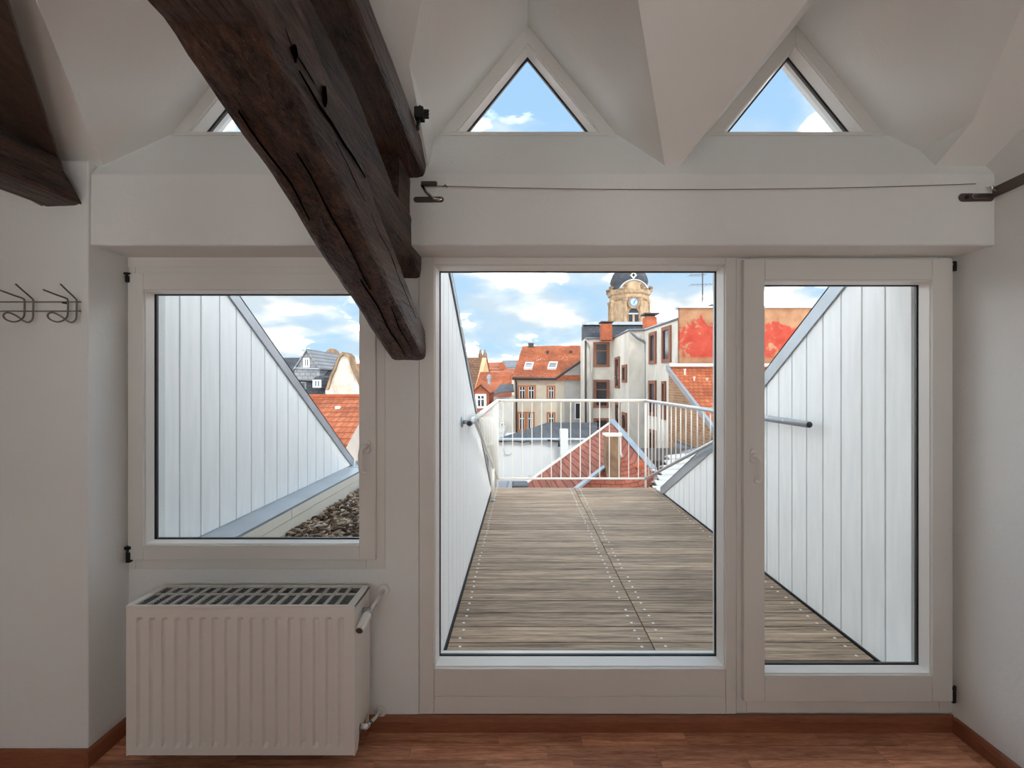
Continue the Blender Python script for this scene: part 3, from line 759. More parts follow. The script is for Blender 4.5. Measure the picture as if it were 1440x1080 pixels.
build(lw, 'grille_wires', M['radiator_inside'], g, kind='stuff')
build(MB().box(gx_a, gx_b, (RY0 + RY1) / 2 + .018, (RY0 + RY1) / 2 + .021, RZ1 - .010, RZ1 - .001), 'grille_spine', M['radiator_paint'], g)
# feet/brackets
for x in (RX0 + .12, RX1 - .15): build(MB().box(x, x + .03, RY1, YW + .0035, RZ0 + .05, RZ1 - .08), 'wall_bracket', M['radiator_paint'], rad)
for x in (RX0 + .15, RX1 - .18): build(MB().box(x, x + .03, RY1 - .015, RY1, 0, RZ0 + .02), 'foot', M['radiator_paint'], rad)
# thermostat valve and pipes
pv = at(540, 829, YW + .003)
va = build(MB().lathe(pv - Vector((0, .010, 0)), [(.008, 0), (.024, .001), (.026, .006), (.026, .010)], 20, 'y'), 'valve', M['white_plastic'], rad, smooth=False)
vb = Vector((RX1 + .030, 1.925, 0.598))
build(MB().tube([pv, Vector((pv.x, 1.935, pv.z)).lerp(vb, .5), vb], [.008, .008, .009], 10), 'pipe', M['white_plastic'], va, smooth=True)
build(MB().tube([vb + Vector((-.028, 0, 0)), vb + Vector((.004, 0, 0))], .013, 12), 'valve_body', M['chrome'], va, smooth=True)
build(MB().tube([vb + (pv - vb).normalized() * .05, vb, vb + Vector((-.002, -.03, -.004))], [.010, .013, .013], 12), 'union_nut', M['chrome'], va, smooth=True)
hd = Vector((-.006, -.082, -.026)); h0 = vb + Vector((-.002, -.022, -.004))
n_ = hd.normalized(); a_ = n_.cross(Vector((0, 0, 1))).normalized(); b_ = a_.cross(n_)
mb = MB(); prof = [(0, .013), (.003, .019), (.075, .0185), (.084, .016)]; nn = 36; vs = []; fs = []
for h, r in prof:
    for j in range(nn):
        t = 2 * math.pi * j / nn; rr = r * (1.0 if (j // 2) % 2 == 0 else 0.90)
        vs.append(h0 + n_ * h + (a_ * math.cos(t) + b_ * math.sin(t)) * rr)
for i in range(3):
    for j in range(nn): fs.append((i*nn + j, i*nn + (j+1) % nn, (i+1)*nn + (j+1) % nn, (i+1)*nn + j))
fs += [tuple(range(nn)), tuple(range(3*nn, 4*nn))]
th = build(mb.add(vs, fs), 'thermostat_head', M['white_plastic'], va)
build(MB().tube([h0 + n_ * .083, h0 + n_ * .087], .0135, 16), 'end_cap', M['wire_metal'], th)
build(MB().tube([h0 - n_ * .002, h0 + n_ * .005], .0205, 20), 'collar', M['chrome'], th)
pl_ = at(536, 1000, YW + .003)
lo = build(MB().lathe(pl_ - Vector((0, .010, 0)), [(.008, 0), (.022, .001), (.024, .006), (.024, .010)], 20, 'y'), 'return_valve', M['white_plastic'], rad)
lv = Vector((RX1 + .022, 1.915, 0.115))
build(MB().tube([pl_, lv], .0075, 10), 'pipe', M['white_plastic'], lo, smooth=True)
build(MB().tube([lv + (pl_ - lv).normalized() * .03, lv], .011, 10), 'union_nut', M['chrome'], lo, smooth=True)
build(MB().tube([lv + Vector((-.03, 0, 0)), lv, lv + Vector((.006, -.002, 0))], [.009, .012, .006], 12), 'valve_body', M['white_plastic'], lo, smooth=True)

# ------------------------------------------------------------------ terrace
TX0, TX1, DZ = -0.39, 1.69, -1.317
YE = 5.77
R_top = [(1.95, 0.889), (4.0, -0.48), (5.62, -1.31)]
L_top = [(1.95, 0.885), (3.725, -0.186), (5.62, -1.27)]
G_top = [(1.95, 1.02), (2.67, 0.521), (4.335, -0.643), (4.60, -0.82)]
def siding(name, label, X, sgn, top, zb, y0, y1, band, thick=0.12, pitch=0.147):
    """sgn: direction the boards face"""
    root = thing(name, label, 'wall', ex(X, y0, zb), kind='structure')
    pts = [(y0, zb)] + [(y1, zb)] + [(y, z - 0.02) for y, z in reversed([(y0, interp(top, y0))] + [t for t in top if y0 < t[0] < y1] + [(y1, interp(top, y1))])]
    build(MB().prism([ex(X - sgn * 0.022, y, z) for y, z in pts], (-sgn * (thick - .02), 0, 0)), 'backing', M['siding_back'], root)
    y = y0; gap = 0.0045
    while y < y1 - 0.01:
        e = min(y + pitch, y1); a, b = y + gap, e - gap
        tz = lambda q: interp(top, q) - 0.03
        pp = [(a, zb + 0.006), (b, zb + 0.006), (b, max(tz(b), zb + .01))] + [(t[0], tz(t[0])) for t in top if a < t[0] < b] + [(a, max(tz(a), zb + .012))]
        build(MB().prism([ex(X, q, z) for q, z in pp], (-sgn * 0.02, 0, 0)), 'siding_board', M['siding_white'], root, bevel=0.002)
        y = e
    # zinc cap following the slope
    tl = [(y0, interp(top, y0))] + [t for t in top if y0 < t[0] < y1] + [(y1, interp(top, y1))]
    cp = [ex(X + sgn * 0.012, q, z + 0.012) for q, z in tl] + [ex(X + sgn * 0.012, q, z - band) for q, z in reversed(tl)]
    fl_ = build(MB().prism(cp, (-sgn * 0.006, 0, 0)), 'cap_flashing', M['zinc'], root)
    cp = [ex(X + sgn * 0.012, q, z + 0.012) for q, z in tl] + [ex(X + sgn * 0.012, q, z + 0.002) for q, z in reversed(tl)]
    build(MB().prism(cp, (-sgn * (thick + .03), 0, 0)), 'cap_top', M['zinc'], fl_)
    return root
siding('wall_terrace_left', 'white vertical board siding on the left side of the terrace', TX0, 1, L_top, DZ, 2.10, 5.60, 0.035)
siding('wall_terrace_right', 'white vertical board siding on the right side of the terrace', TX1, -1, R_top, DZ, 1.975, 5.55, 0.095, 0.12)
siding('wall_recess_left', 'white vertical board siding seen through the left casement window', -1.68, 1, G_top, -0.80, 2.083, 4.50, 0.075)

# deck
deck = thing('terrace_deck', 'weathered brown wooden terrace deck of two rows of boards', 'deck', ex(0.65, 4, DZ - 0.06))
zd = CZ + DZ * ES
W1 = (0.652 - TX0 - 0.014) * ES; W2 = (TX1 - 0.658 - 0.014) * ES
PIT = 0.15 * ES
bmA = mesh_of(MB().box(0, W1, -PIT / 2 + .0036, PIT / 2 - .0036, -.028, 0), 'deck_board', M['deck_wood'])
bmB = mesh_of(MB().box(0, W2, -PIT / 2 + .0036, PIT / 2 - .0036, -.028, 0), 'deck_board', M['deck_wood'])
y = YE * ES - PIT / 2; sc_ = MB(); disc = lambda c, r: [c + Vector((math.cos(t) * r, math.sin(t) * r, .0012)) for t in [2 * math.pi * j / 8 for j in range(8)]]
while y > 2.28:
    place(bmA, 'deck_board', (TX0 * ES + .014 * ES, y, zd), deck); place(bmB, 'deck_board', (0.658 * ES, y, zd), deck)
    for X in (TX0 + 0.07, 0.652 - 0.055, 0.658 + 0.055, TX1 - 0.07):
        for s in (-1, 1):
            if R.random() < 0.04: continue
            c = Vector((X * ES + R.uniform(-.006, .006), y + s * PIT * 0.26 + R.uniform(-.004, .004), zd))
            sc_.prism(disc(c, .0082), (0, 0, -.002))
    y -= PIT
build(MB().box(TX0 * ES, TX1 * ES, 2.27, YE * ES - .02, zd - .16, zd - .035), 'substructure', M['iron'], deck)
for X, sg in ((TX0, 1), (TX1, -1)): build(MB().box(X * ES + sg * .0005, X * ES + sg * .012, 2.15, 5.55 * ES, zd - .03, zd + .010), 'edge_gap', M['iron'], deck)  # dark strips along the siding foot, painting in the shadow of the gap
build(MB().box(TX0 * ES, TX1 * ES, YE * ES + .001, YE * ES + .022, zd - .14, zd - .002), 'edge_board', M['deck_wood'], deck)
build(sc_, 'screw_heads', M['screw_steel'], deck, kind='stuff')
# railing
rl = thing('terrace_railing', 'white steel railing with balusters at the far end of the terrace', 'railing', ex(0.65, 6.0, DZ))
HX0, HX1, HY, HZ, LZ = -0.33, 1.62, 6.0, -0.218, -1.247
rr = 0.021
def etube(path, r, name, mat, parent, n=10): return build(MB().tube([ex(*p) for p in path], r, n), name, M[mat], parent, smooth=True)
etube([(HX0 - .01, HY, HZ), (HX1 + .01, HY, HZ)], rr, 'top_rail', 'rail_paint', rl, 12)
h = etube([(HX0, HY, HZ), (HX0, 3.05, HZ - .02)], rr, 'side_rail', 'rail_paint', rl, 12)
etube([(HX0, 3.05, HZ - .02), (HX0, 2.82, HZ - .025)], rr * 1.06, 'sleeve', 'galvanised', h, 12)
etube([(HX0, 2.825, HZ - .0252), (HX0, 2.818, HZ - .0252)], rr * .8, 'end_cap', 'dark_pipe', h, 12)
etube([(HX0, 2.90, HZ - .024), (TX0 + .004, 2.90, HZ - .024)], .014, 'wall_arm', 'galvanised', h)
etube([(TX0 + .010, 2.90, HZ - .024), (TX0, 2.90, HZ - .024)], .036, 'wall_plate', 'galvanised', h, 14)
h = etube([(HX1, HY, HZ), (HX1, 2.575, HZ - .012)], rr, 'side_rail', 'galvanised', rl, 12)
etube([(HX1, 2.578, HZ - .012), (HX1, 2.568, HZ - .012)], rr * .82, 'end_cap', 'dark_pipe', h, 12)
for yy in (2.80, 2.98): etube([(HX1 - .028 * .6, yy, HZ - .008), (HX1 - .024, yy, HZ - .008)], .006, 'screw', 'screw_steel', h, 8)
etube([(HX1, 2.9, HZ - .01), (TX1, 2.9, HZ - .01)], .014, 'wall_arm', 'galvanised', h)
etube([(HX0 + .01, HY, LZ), (HX1 - .01, HY, LZ)], .015, 'bottom_rail', 'rail_paint', rl)
lowz = lambda y: HZ - .01 + (LZ - HZ) * (y - 3.15) / (HY - 3.15)
etube([(HX0, 3.12, HZ - .02), (HX0, HY, LZ)], .016, 'sloping_rail', 'rail_paint', rl)
etube([(HX1, 3.15, HZ - .02), (HX1, HY, LZ)], .018, 'sloping_rail', 'galvanised', rl)
bal = mesh_of(MB().tube([(0, 0, CZ + LZ * ES), (0, 0, CZ + HZ * ES)], .0068, 8), 'baluster', M['rail_paint'])
x = HX0 + 0.07
while x < HX1 - 0.03:
    p = ex(x, HY, 0); place(bal, 'baluster', (p.x, p.y, 0), rl); x += 0.1275
for X in (HX0, HX1):
    y = HY - 0.15
    while y > 3.4:
        etube([(X, y, lowz(y)), (X, y, HZ)], .0045 if X < 0 else .0068, 'baluster', 'rail_paint', rl, 8); y -= 0.148
etube([(HX0, HY, LZ - .15), (HX0, HY, HZ)], .014, 'corner_post', 'rail_paint', rl)
etube([(HX1, HY, LZ - .25), (HX1, HY, HZ)], .014, 'corner_post', 'rail_paint', rl)
po = etube([(HX0 - .005, 5.12, DZ), (HX0 - .005, 5.12, lowz(5.12))], .020, 'post', 'rail_paint', rl)
etube([(HX0 - .005, 5.12, DZ), (HX0 - .005, 5.12, DZ + .02)], .030, 'foot', 'galvanised', po)

# gravel-like bark bed in the recess
GX, GZ = -1.50, -0.96
ledge = struct(MB().prism([ex(-1.70, 2.1, -.795), ex(-1.50, 2.1, -.80), ex(-1.50, 2.1, -.838), ex(-1.512, 2.1, -.838), ex(-1.512, 2.1, -.812), ex(-1.70, 2.1, -.807)], ex(0, 4.33, 0) - ex(0, 2.1, 0)), 'trim_3', M['zinc'], 'grey zinc ledge at the foot of the siding outside the casement window', 'ledge')
fas = struct(MB().box(GX * ES - .10, GX * ES - .010, 2.1 * ES, 4.33 * ES, CZ + (GZ - .05) * ES, CZ - .81 * ES), 'wall_recess_base', M['fascia_white'], 'cream board upstand along the bark bed', 'wall')
for (a, b, z0, z1) in ((2.1, 2.95, -.872, -.815), (2.955, 4.33, -.872, -.815), (2.1, 4.33, GZ - .04, -.876)):
    build(MB().box(GX * ES - .010, GX * ES + (.002 if z1 > -.83 else -.002), a * ES, b * ES, CZ + z0 * ES, CZ + z1 * ES), 'fascia_board', M['fascia_white'], fas)
bed = thing('bark_bed', 'bed of brown bark pieces outside the casement window', 'bark bed', ex(-1.0, 3.2, GZ - .06))
build(MB().box(GX * ES, -0.55 * ES, 2.1 * ES, 4.4 * ES, CZ + (GZ - .06) * ES, CZ + (GZ - .018) * ES), 'soil', M['bark_base'], bed)
ch = MB()
for i in range(2600):
    X = R.uniform(-1.49, -0.75); Y = R.uniform(2.2, 4.32)
    c = ex(X, Y, GZ + R.uniform(-.016, .014)); t = R.uniform(0, math.pi * 2); l = R.uniform(.016, .042); w = R.uniform(.006, .013); hh = R.uniform(.003, .007)
    u = Vector((math.cos(t), math.sin(t), R.uniform(-.5, .5))).normalized(); v = Vector((-math.sin(t), math.cos(t), R.uniform(-.4, .4))).normalized(); n_ = u.cross(v).normalized()
    bnd = R.uniform(.1, .5) * l; sec = [(-l, -.5, 0), (-l * .3, 1, bnd), (l * .4, .9, bnd * .9), (l, .35, 0)]
    vs = []; fs = []
    for s, ws, b_ in sec:
        ws = abs(ws)
        for a, k in ((-w, -hh), (w, -hh), (w * .6, hh), (-w * .6, hh)): vs.append(c + u * s + v * a * ws + n_ * (b_ + k))
    for q in range(3):
        for j in range(4): fs.append((q*4 + j, q*4 + (j+1) % 4, (q+1)*4 + (j+1) % 4, (q+1)*4 + j))
    fs += [(3, 2, 1, 0), (12, 13, 14, 15)]
    ch.add(vs, fs)
build(ch, 'bark_pieces', M['bark'], bed, kind='stuff', fixn=False)
en = thing('wall_recess_end', 'low white parapet with zinc corner at the far end of the bark bed', 'wall', ex(-1.2, 4.42, GZ), kind='structure')
build(MB().box(-1.70 * ES, -0.55 * ES, 4.40 * ES, 4.55 * ES, CZ - 1.05 * ES, CZ - .84 * ES), 'parapet', M['fascia_white'], en)
build(MB().box(-1.72 * ES, -0.55 * ES, 4.37 * ES, 4.60 * ES, CZ - .84 * ES, CZ - .80 * ES), 'coping', M['zinc'], en)
build(MB().box(-1.66 * ES, -1.45 * ES, 4.52 * ES, 4.72 * ES, CZ - .84 * ES, CZ - .765 * ES), 'corner_cap', M['zinc'], en)
# our own roof on both sides of the terrace
for nm, x0, x1, top, lab in (('roof_left', -8.0, -1.70 * ES - .12, G_top, 'tiled roof slope left of the bark recess'), ('roof_right', TX1 * ES + .14, 8.0, R_top, 'tiled roof slope right of the terrace')):
    tl = [ex(0, q, z - .02) for q, z in top] ; tl = [ex(0, 1.80, 0.99)] + tl
    pts = [Vector((x0, p.y, p.z)) for p in tl] + [Vector((x0, p.y, p.z - .22)) for p in reversed(tl)]
    struct(MB().prism(pts, (x1 - x0, 0, 0)), nm, M['tile_orange'], lab, 'roof')
# house wall below
struct(MB().box(-8, 8, 2.27, 5.4, -12, CZ - 1.62), 'wall_house', M['render_white'], 'white house wall below the terrace', 'wall')

# ------------------------------------------------------------------ town
def rayplane(px, py, p0, n):
    o = Vector((0, 0, CZ)); d = at(px, py, 1.0) - o; n = Vector(n)
    return o + d * ((Vector(p0) - o).dot(n) / d.dot(n))
def bwin(parent, px0, px1, py0, py1, p0, n, fm='win_brown', pm='win_dark', fw=0.12, mull=0, trans=0, inner='win_white', depth=0.07):
    """a window in a wall plane (point p0, outward normal n): frame, pane, bars"""
    n = Vector(n).normalized(); u = Vector((0, 0, 1)).cross(n).normalized()
    a = rayplane(px0, (py0 + py1) / 2, p0, n); b = rayplane(px1, (py0 + py1) / 2, p0, n); m_ = (px0 + px1) / 2
    zt = rayplane(m_, py0, p0, n).z; zb = rayplane(m_, py1, p0, n).z
    if (b - a).dot(u) < 0: a, b = b, a
    L = (b - a).length; a = Vector((a.x, a.y, 0)); Z = lambda s, z, q: a + u * s + n * q + Vector((0, 0, z))
    fw = min(fw, L * .28, (zt - zb) * .28)
    o = build(MB().ring([Z(0, zb, -.05), Z(L, zb, -.05), Z(L, zt, -.05), Z(0, zt, -.05)], [Z(fw, zb + fw, -.05), Z(L - fw, zb + fw, -.05), Z(L - fw, zt - fw, -.05), Z(fw, zt - fw, -.05)], n * (depth + .05)), 'window', M[fm], parent)
    build(MB().prism([Z(fw * .9, zb + fw * .9, -.04), Z(L - fw * .9, zb + fw * .9, -.04), Z(L - fw * .9, zt - fw * .9, -.04), Z(fw * .9, zt - fw * .9, -.04)], n * .055), 'pane', M[pm], o)
    w = max(.04, fw * .5); fi = L - 2 * fw; hi = zt - zb - 2 * fw
    if inner and (mull or trans):
        ib = MB()
        for k in range(mull):
            s = fw + fi * (k + 1) / (mull + 1); ib.prism([Z(s - w / 2, zb + fw, .01), Z(s + w / 2, zb + fw, .01), Z(s + w / 2, zt - fw, .01), Z(s - w / 2, zt - fw, .01)], n * .03)
        for k in range(trans):
            z = zb + fw + hi * (.68 if trans == 1 else (k + 1) / (trans + 1)); ib.prism([Z(fw, z - w / 2, .01), Z(L - fw, z - w / 2, .01), Z(L - fw, z + w / 2, .01), Z(fw, z + w / 2, .01)], n * .03)
        for s0, s1 in ((fw * .9, fw * .9 + w * .8), (L - fw * .9 - w * .8, L - fw * .9)): ib.prism([Z(s0, zb + fw, .01), Z(s1, zb + fw, .01), Z(s1, zt - fw, .01), Z(s0, zt - fw, .01)], n * .025)
        build(ib, 'sash_bars', M[inner], o)
    return o

tag(build(MB().box(-400, 400, 6, 700, -14.2, -14), 'town_ground', M['town_ground']), 'grey ground of the old town below the roofs', 'ground', None, 'structure')

# hills on the horizon
hm = MB(); prev = None; base = []
for i in range(61):
    X = -520 + i * 17.5; base.append((X, 22 + 7 * noise.noise(Vector((X * .011, 0, 0))) + 3 * noise.noise(Vector((X * .05, 2, 0)))))
hv = [(x, 560, -14) for x, z in base] + [(x, 600, z) for x, z in base] + [(x, 680, -14) for x, z in base]; n = len(base); hf = []
for i in range(n - 1): hf += [(i, i + 1, n + i + 1, n + i), (n + i, n + i + 1, 2 * n + i + 1, 2 * n + i)]
tag(build(hm.add(hv, hf), 'hills', M['hill_green'], smooth=True), 'low hazy hills on the horizon', 'hill', None, 'structure')

# --- grey rendered tenement
H = 2.36; gb = thing('apartment_building', 'grey rendered tenement with brown windows and slate roof beside the terrace view', 'building', (6.5, 22, -14))
fp = [(3.24, 23.6), (4.66, 23.6), (4.66, 20.0), (5.33, 19.9), (5.62, 16.5), (5.9, 16.5), (5.9, 23.6), (7.9, 23.6), (7.9, 25.5), (3.24, 25.5)]
build(MB().prism([(x, y, -14) for x, y in fp], (0, 0, 14 + CZ + H)), 'wall', M['render_grey'], gb)
gut = MB()
for (x0, y0), (x1, y1) in zip(fp[:4], fp[1:5]):
    gut.tube([(x0, y0 - .06, CZ + H), (x1, y1 - .06, CZ + H)], .06, 6)
build(gut, 'gutter', M['pipe_grey'], gb)
rz = CZ + 3.2
build(MB().prism([(3.30, 23.7, CZ + H), (3.30, 24.6, rz), (3.30, 25.5, rz), (3.30, 25.5, CZ + H)], (4.6, 0, 0)), 'slate_roof', M['slate'], gb)
build(MB().box(3.22, 7.95, 24.4, 24.8, rz - .02, rz + .14), 'roof_coping', M['zinc'], gb)
nF, nL = (0, -1, 0), (-1, 0, 0); nR = (-(19.9 - 16.5), -(5.62 - 5.33), 0)
for py0, py1, tr in ((481, 516, 1), (534, 573.5, 1), (588, 626, 1)): bwin(gb, 834.5, 857, py0, py1, (0, 23.6, 0), nF, 'win_brown', 'win_dark', .12, 0, tr, 'win_brown')
for (a, b, c, d_) in ((866, 872, 502, 546), (876, 882, 513, 538), (866.5, 872.5, 566, 602), (876, 882, 580, 606)): bwin(gb, a, b, c, d_, (4.66, 0, 0), nL, 'win_brown', 'win_dark', .12)
for (a, b, c, d_) in ((914, 923.5, 467, 512), (932, 944.5, 459, 510), (913.5, 923.5, 535, 585), (932, 937, 536, 590), (914, 923, 604, 660)): bwin(gb, a, b, c, d_, (5.33, 19.9, 0), nR, 'win_brown', 'win_dark', .14)
def chimney(parent, px0, px1, py0, py1, Y, d, mat, cap='zinc', capw=.08, lift=.0, name='chimney'):
    a, b = at(px0, py1, Y), at(px1, py0, Y)
    o = build(MB().box(a.x, b.x, Y, Y + d, a.z, b.z), name, M[mat], parent)
    if cap:
        mb = MB().box(a.x - capw, b.x + capw, Y - capw, Y + d + capw, b.z + lift, b.z + lift + .06)
        if lift:
            for x in (a.x + .05, b.x - .05): mb.box(x - .02, x + .02, Y + d * .5 - .02, Y + d * .5 + .02, b.z, b.z + lift)
        build(mb, 'chimney_cap', M[cap], o)
    return o
chimney(gb, 846.5, 861, 455, 478, 22.9, .6, 'brick_orange', 'dark_pipe', .06, .06)
chimney(gb, 908.5, 924, 445, 464, 20.6, .6, 'brick_orange', 'dark_pipe', .10, .10)
def pix_tube(parent, pts, Y, r, mat, name, n=8):
    return build(MB().tube([at(a, b, Y) for a, b in pts], r, n), name, M[mat], parent, smooth=True)
pix_tube(gb, [(887, 466), (889, 469), (897, 476), (905, 480), (908, 484), (908.5, 500), (908.5, 645)], 19.8, .055, 'pipe_grey', 'downpipe')
pix_tube(gb, [(824, 478), (829, 483), (831.5, 490), (832, 530), (832, 660)], 23.5, .05, 'render_dirty', 'downpipe')
pix_tube(gb, [(823.5, 479), (823.5, 660)], 23.5, .05, 'dark_pipe', 'downpipe')
pix_tube(gb, [(863, 478), (863, 640)], 23.45, .035, 'dark_pipe', 'downpipe')

# --- red firewall house with the tiled lean-to
rh = thing('firewall_house', 'house gable with flaking red paint over tan plaster', 'building', (9, 18, -14))
tz_ = at(960, 433.5, 16.3).z; bz_ = at(960, 513, 16.3).z
build(MB().box(5.62, 12.5, 16.3, 16.48, bz_ - 1.0, tz_), 'red_wall', M['red_plaster'], rh)
build(MB().box(5.56, 12.6, 16.2, 16.6, tz_, tz_ + .07), 'wall_coping', M['zinc'], rh)
build(MB().box(5.95, 12.5, 16.6, 23.4, -14, tz_ - .3), 'house_body', M['render_grey'], rh)
a = at(987, 433, 17.5); b = at(1006, 427, 17.5)
build(MB().prism([(a.x, 17.5, a.z), (b.x + 1, 17.5, a.z + .1), (b.x + 1, 17.5, a.z + .22), (b.x - .2, 17.5, b.z - .02)], (0, .8, 0)), 'vent_hood', M['slate'], rh)
build(MB().box(a.x + .25, b.x + .9, 17.6, 18.2, a.z - .5, a.z), 'vent_stack', M['render_cream'], rh)
an = thing('roof_antenna', 'tall thin television antenna on the roof behind the red wall', 'antenna', at(988, 435, 17.2))
build(MB().tube([at(988, 437, 17.2), at(988, 372, 17.2)], .022, 6), 'mast', M['dark_pipe'], an)
for py, x0, x1 in ((387, 970, 990), (400.5, 972, 1006)): 
    bo = build(MB().tube([at(x0, py, 17.2), at(x1, py - 1, 17.2)], .012, 6), 'boom', M['pipe_grey'], an)
    em = MB()
    for k in range(7):
        p = at(x0 + (x1 - x0) * k / 6, py, 17.2); em.tube([p + Vector((0, -.25, 0)), p + Vector((0, .25, 0))], .008, 5)
    build(em, 'elements', M['pipe_grey'], bo)
lt_ = thing('tiled_outbuilding', 'outbuilding with orange pantile roof and old brick side below the red wall', 'building', (8, 14, -14))
r0 = at(941, 516, 16.2); r1 = at(1006, 604, 12.35)
xv = (r0.x + r1.x) / 2
def roofslab(parent, pts, t, mat, name='roof'): return build(MB().prism(pts, (0, 0, -t)), name, M[mat], parent)
rf = roofslab(lt_, [(xv - .02, 16.28, r0.z), (12.5, 16.28, r0.z), (12.5, 12.2, r1.z), (xv - .02, 12.2, r1.z)], .12, 'tile_orange')
build(MB().prism([(xv - .10, 16.28, r0.z + .05), (xv - .10, 12.2, r1.z + .05), (xv - .10, 12.2, r1.z - .12), (xv - .10, 16.28, r0.z - .12)], (.09, 0, 0)), 'verge_board', M['zinc'], rf)
build(MB().tube([(xv, 16.2, r0.z + .06), (12.5, 16.2, r0.z + .06)], .07, 8), 'flashing', M['corrugated'], rf)
for (px, py) in ((976, 530), (994, 532), (963, 519)):
    Y = 15.2; p = at(px, py, Y); build(MB().lathe((p.x, p.y, p.z - .3), [(.03, .1), (.03, .26), (.045, .27), (.045, .31)], 8), 'vent_pipe', M['corrugated'], rf)
build(MB().prism([(xv, 16.28, r0.z - .1), (xv, 12.3, r1.z - .1), (xv, 12.3, -14), (xv, 16.28, -14)], (.25, 0, 0)), 'brick_side', M['brick_old'], lt_)
build(MB().box(xv, 12.4, 12.3, 12.5, -14, r1.z - .1), 'front_wall', M['render_grey'], lt_)
a, b = at(944, 618, 13.5), at(985, 642, 12.0)
build(MB().prism([(xv - .03, 15.5, CZ - 1.9), (xv - .03, 12.3, CZ - 1.9), (xv - .03, 12.3, CZ - 4), (xv - .03, 15.5, CZ - 4)], (-.03, 0, 0)), 'slate_apron', M['slate_light'], lt_)

# --- cream house with two skylights
ch_ = thing('cream_house', 'cream house with orange roof and two skylights', 'building', (1.5, 28, -14))
P = lambda px, py, Y=26.0: at(px, py, Y)
wp_ = [P(723, 531), P(781, 532), P(794, 523), P(794, 531)]
build(MB().prism([P(723, 531), P(782, 532), P(794, 524), P(794, 880), P(723, 880)], (0, 5, 0)), 'wall', M['render_cream'], ch_)
build(MB().prism([P(794, 524, 25.96), P(825.5, 502, 25.96), P(825.5, 880, 25.96), P(794, 880, 25.96)], (0, 5, 0)), 'side_wall', M['render_dirty'], ch_)
ea = P(720, 531, 25.7); rd = at(735, 487, 29.5); re_ = at(829, 485.5, 29.5); eb = P(830, 531, 25.7)
rf = roofslab(ch_, [ea, eb, re_, rd], .14, 'tile_orange')
build(MB().tube([P(720.5, 531.5, 25.65), P(781, 532.5, 25.65), P(826, 502, 25.8)], .07, 8), 'gutter', M['dark_pipe'], ch_)
def on_roof(px, py):
    n = (Vector(eb) - Vector(ea)).cross(Vector(rd) - Vector(ea)).normalized(); return rayplane(px, py, ea, n), n
for q in ([(739, 511.5), (750.5, 511.5), (748, 520), (736.5, 520)], [(772.5, 511), (784.5, 511), (782, 520), (769.5, 520)]):
    ps = [on_roof(*p)[0] for p in q]; nn_ = on_roof(*q[0])[1]; ctr = sum(ps, Vector()) / 4
    if nn_.z < 0: nn_ = -nn_
    s = build(MB().ring(ps, [ctr + (p - ctr) * .78 for p in ps], nn_ * .12), 'skylight', M['win_white'], rf)
    build(MB().prism([ctr + (p - ctr) * .8 for p in ps], nn_ * .06), 'pane', M['win_mid'], s)
chimney(ch_, 743, 750.5, 482.5, 489, 29.3, .4, 'dark_pipe', 'zinc', .05)
for (px, py) in ((770, 497.5), (803, 497.5)):
    p, _ = on_roof(px, py); build(MB().lathe(p, [(.06, -.05), (.06, .12), (.09, .13), (.09, .18)], 8), 'vent_pipe', M['dark_pipe'], rf)
nF = (0, -1, 0)
for (a, b, c, d_, mu) in ((728, 753.5, 541.5, 562.5, 1), (769, 781, 542, 562, 0), (728, 752, 579, 606, 1), (769, 781, 579.5, 604, 0)):
    if mu:
        m_ = (a + b) / 2; bwin(ch_, a, m_, c, d_, (0, 26, 0), nF, 'win_orange', 'win_dark', .10, 1, 1); bwin(ch_, m_, b, c, d_, (0, 26, 0), nF, 'win_orange', 'win_dark', .10, 1, 1)
    else: bwin(ch_, a, b, c, d_, (0, 26, 0), nF, 'win_orange', 'win_dark', .10, 1, 1)
bwin(ch_, 808, 818, 566, 590, (0, 25.96, 0), nF, 'render_white', 'win_dark', .06)
pix_tube(ch_, [(723.5, 533), (726, 537), (726.5, 560), (726.5, 640)], 25.9, .045, 'dark_pipe', 'downpipe')

# --- orange-roofed house with a small gabled dormer, left
oh = thing('dormer_house', 'orange tiled house with a small gabled dormer left of the cream house', 'building', at(690, 560, 24) * Vector((1, 1, 0)).length if False else Vector((-1.8, 25, -14)))
e0, e1, q1, q0 = at(655, 588, 22.5), at(720.5, 575, 22.5), at(719.5, 523, 27), at(675.5, 523.5, 27)
rf = roofslab(oh, [Vector((e0.x, 22.5, e0.z)), Vector((e1.x, 22.5, e0.z)), Vector((q1.x, 27, q1.z)), Vector((q0.x, 27, q1.z))], .15, 'tile_orange')
build(MB().box(e0.x + .1, -0.66, 22.7, 27, -14, e0.z - .05), 'wall', M['render_white'], oh)
dm = build(MB().prism([at(663.5, 552, 22.0), at(676, 542, 22.0), at(688, 552.5, 22.0), at(687, 586, 22.0), at(664, 586, 22.0)], (0, 3.0, 0)), 'dormer', M['brick_orange'], oh)
build(MB().prism([at(662, 553, 21.85), at(676, 541, 21.85), at(690, 553.5, 21.85), at(690, 551.5, 21.85), at(676, 539.5, 21.85), at(662, 551.5, 21.85)], (0, 3.2, 0)), 'dormer_roof', M['tile_orange'], dm)
bwin(oh, 668.5, 684, 554, 574, (0, 22.0, 0), nF, 'win_white', 'win_dark', .09, 1, 1)
build(MB().lathe(at(688, 533, 24.9) - Vector((0, 0, .3)), [(.08, 0), (.08, .3), (.14, .32), (.12, .48), (.03, .55)], 10), 'roof_vent', M['zinc'], rf)
sl = roofslab(oh, [at(694, 553, 21.5), at(723, 549, 21.5), at(722, 540, 23.5), at(703, 540.5, 23.5)], .08, 'slate', 'slate_roof')
